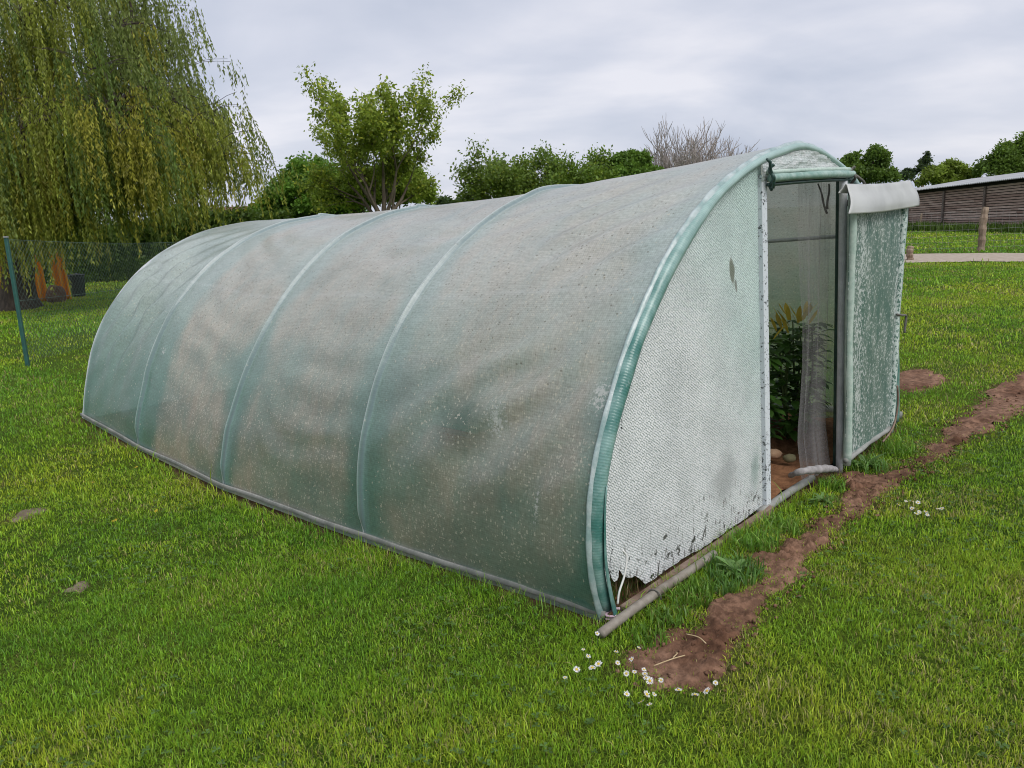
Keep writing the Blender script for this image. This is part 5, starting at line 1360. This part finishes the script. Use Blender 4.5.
# ================================================================== barn and right fence
A = spot(1120, 31.5); B = spot(884, 48.0); bd = B - A; bl = np.linalg.norm(bd); bd /= bl; bn_ = np.array([-bd[1], bd[0], 0]); bn_ *= np.sign(np.dot(bn_, A))   # away from camera
zA, zB = zpx(1120, 167, 31.5), zpx(884, 194.5, 48)
barn = thing('barn', 'long low barn of weathered brown boards with a pale metal roof', 'barn', tuple((A + B) / 2))
n = NT('weathered_boards'); o = n.attr('tone'); g = n.noise(n.scale(n.obj(), 1.2, 1.2, 9), 3, 5, .6)
c = n.mix(o, (.31, .215, .18), (.50, .385, .335)); c = n.mul(.6, c, n.mix(n.ramp(g, .3, .7), (.55, .52, .5), (1.2, 1.2, 1.2))); BOARD = n.done(n.pbr(c, .9, 0, .15, n.bump(g, .5, .01)))
NB = 19; V, F, tone = [], [], []
for k in range(NB):
    segn = 6; cuts = np.sort(np.r_[0, rng.uniform(.1, .9, segn - 1), 1])
    for i in range(segn):
        u0, u1 = cuts[i] + .0002, cuts[i + 1] - .0002; t0 = rng.random() * .8 + (rng.random() < .22) * .7
        zt0, zb0 = (k + .93) / NB, k / NB + .01
        H0 = lambda u: (zA + (zB - zA) * u) - .18
        yo = -.02 - .018 * rng.random()
        o = len(V)
        for u, vz, off_ in ((u0, zb0, yo - .012), (u1, zb0, yo - .012), (u1, zt0, yo), (u0, zt0, yo), (u0, zb0, yo + .02), (u1, zb0, yo + .02), (u1, zt0, yo + .02), (u0, zt0, yo + .02)):
            p = A + bd * bl * u + bn_ * off_; V.append([p[0], p[1], -.25 + (H0(u) + .25) * vz]); tone.append(t0)
        F += [(o, o + 1, o + 2, o + 3), (o + 7, o + 6, o + 5, o + 4), (o, o + 4, o + 5, o + 1), (o + 3, o + 2, o + 6, o + 7), (o + 1, o + 5, o + 6, o + 2), (o, o + 3, o + 7, o + 4)]
build('board_wall', np.array(V), F, BOARD, barn, False, att={'tone': tone})
DKI = simple('dark_interior', (.015, .013, .012), (.03, .026, .024), 3, .9)
V = []
for u, dz in ((0, 0), (1, 0)):
    p = A + bd * bl * u; zt_ = zA + (zB - zA) * u
    for off_, z in ((.02, -.3), (.02, zt_ - .06), (5.0, zt_ + .4), (5.0, -.3)): q = p + bn_ * off_; V.append([q[0], q[1], z])
build('inner_wall', np.array(V), [(0, 1, 5, 4), (1, 2, 6, 5), (2, 3, 7, 6), (0, 3, 2, 1), (4, 5, 6, 7)], DKI, barn, False)
n = NT('corrugated_metal'); uv = n.uv(); f = n.noise(n.obj(), 1.2, 4); c = n.mix(n.ramp(f, .3, .7), (.30, .31, .32), (.40, .41, .42)); METALR = n.done(n.pbr(c, .45, .3, .5))
nu_ = 500; V, uvs = [], []
for v in range(2):
    for lay in (0, 1):
        for i in range(nu_ + 1):
            u = -.01 + 1.02 * i / nu_; p = A + bd * bl * u + bn_ * (-.45 if v == 0 else 5.3); zt_ = zA + (zB - zA) * u
            V.append([p[0], p[1], zt_ + (0.0 if v == 0 else .66) + .022 * math.sin(i * math.pi / 2) - lay * .03])
ww = nu_ + 1; F = []
for i in range(nu_): F += [(i, i + 1, 2 * ww + i + 1, 2 * ww + i), (ww + i + 1, ww + i, 3 * ww + i, 3 * ww + i + 1), (i + 1, i, ww + i, ww + i + 1)]
build('roof', np.array(V), F, METALR, barn, False)
for k in range(5):
    u = .12 + k * .19; p = A + bd * bl * u - bn_ * .09; zt_ = zA + (zB - zA) * u - .2
    MB().box(p + UP * (zt_ / 2), bd, bn_, UP, .06, .04, zt_ / 2).build('post', simple('grey_wood', (.13, .10, .09), (.22, .18, .16), 8, .9) if k == 0 else bpy.data.materials['grey_wood'], barn, smooth=False)
# rank weeds along the foot of the barn
m_ = 9000; u = rng.uniform(0, 1, m_); p = A[None] + bd[None] * (bl * u)[:, None] - bn_[None] * rng.uniform(.1, 1.6, (m_, 1))
V, F, C = blades(p[:, 0], p[:, 1], rng.uniform(.15, .6, m_) * (.4 + fbm(u * 30, u * 0, 6, 3)), rng.uniform(.03, .07, m_), np.array([.10, .17, .03]) * rng.uniform(.6, 1.5, (m_, 1)))
struct(build('rank_grass', V, F, GRASS, None, False, col=C), 'stuff')
# wooden posts and wire fence
WPOST = simple('split_wood_post', (.20, .14, .10), (.36, .28, .21), 7, .95, 0, .8, .02, (1, 1, .25))
fb = at(980, 251); ftop = zpx(982, 207, float(np.dot(fb - O, CF)))
fd = (at(1024, 250.5) - at(905, 253)); fd[2] = 0; fd /= np.linalg.norm(fd)
def wpost(p, h, r, lean, label):
    t = np.linspace(0, 1, 14)[:, None]; q = p + UP * (-.1) + (np.array([lean, 0, h + .1])) * t + np.array([.02, .01, 0]) * np.sin(t * 7)
    rr = r * (1 + .12 * np.sin(np.arange(14) * 2.1)); rr[-1] *= .75
    tag(MB().tube(q, rr, 9).build('wooden_post', WPOST, smooth=False), label, 'fence post', 'wooden posts of the far wire fence')
wpost(fb, ftop, .11, .05, 'stout split wooden post of the far fence, in front of the barn')
for k, l in ((-5.6, 'second wooden post, beyond the right end of the view'), (3.6, 'x')): pass
sp_ = at(909.5, 261); wpost(sp_, .42, .09, .0, 'short brown wooden stump beside the gravel track near the tunnel door')
for k, (x, y0, y1, l) in enumerate([(920, 231, 213, 'thin pale post before the barn, close to the tunnel door'), (971.5, 229, 210, 'thin pale post before the barn, just left of the stout post')]):
    q = at(x, y0); dq = float(np.dot(q - O, CF)); wpost(q, zpx(x, y1, dq), .055, .02, l)
m = MB()
for k in range(7):
    z = .12 + k * .19; m.tube([fb + fd * u + UP * (z + .02 * math.sin(u)) for u in np.linspace(-9, 9, 19)], .0035, 4, False)
for k in range(100): u = -9 + k * .18; m.tube([fb + fd * u + UP * .1, fb + fd * u + UP * .7, fb + fd * u + UP * 1.28], .0028, 3, False)
tag(m.build('stock_fence', simple('grey_wire', (.2, .2, .19), (.3, .3, .29), 9, .5, .5), smooth=False), 'grey square mesh stock fence on the far side of the gravel track', 'wire fence')
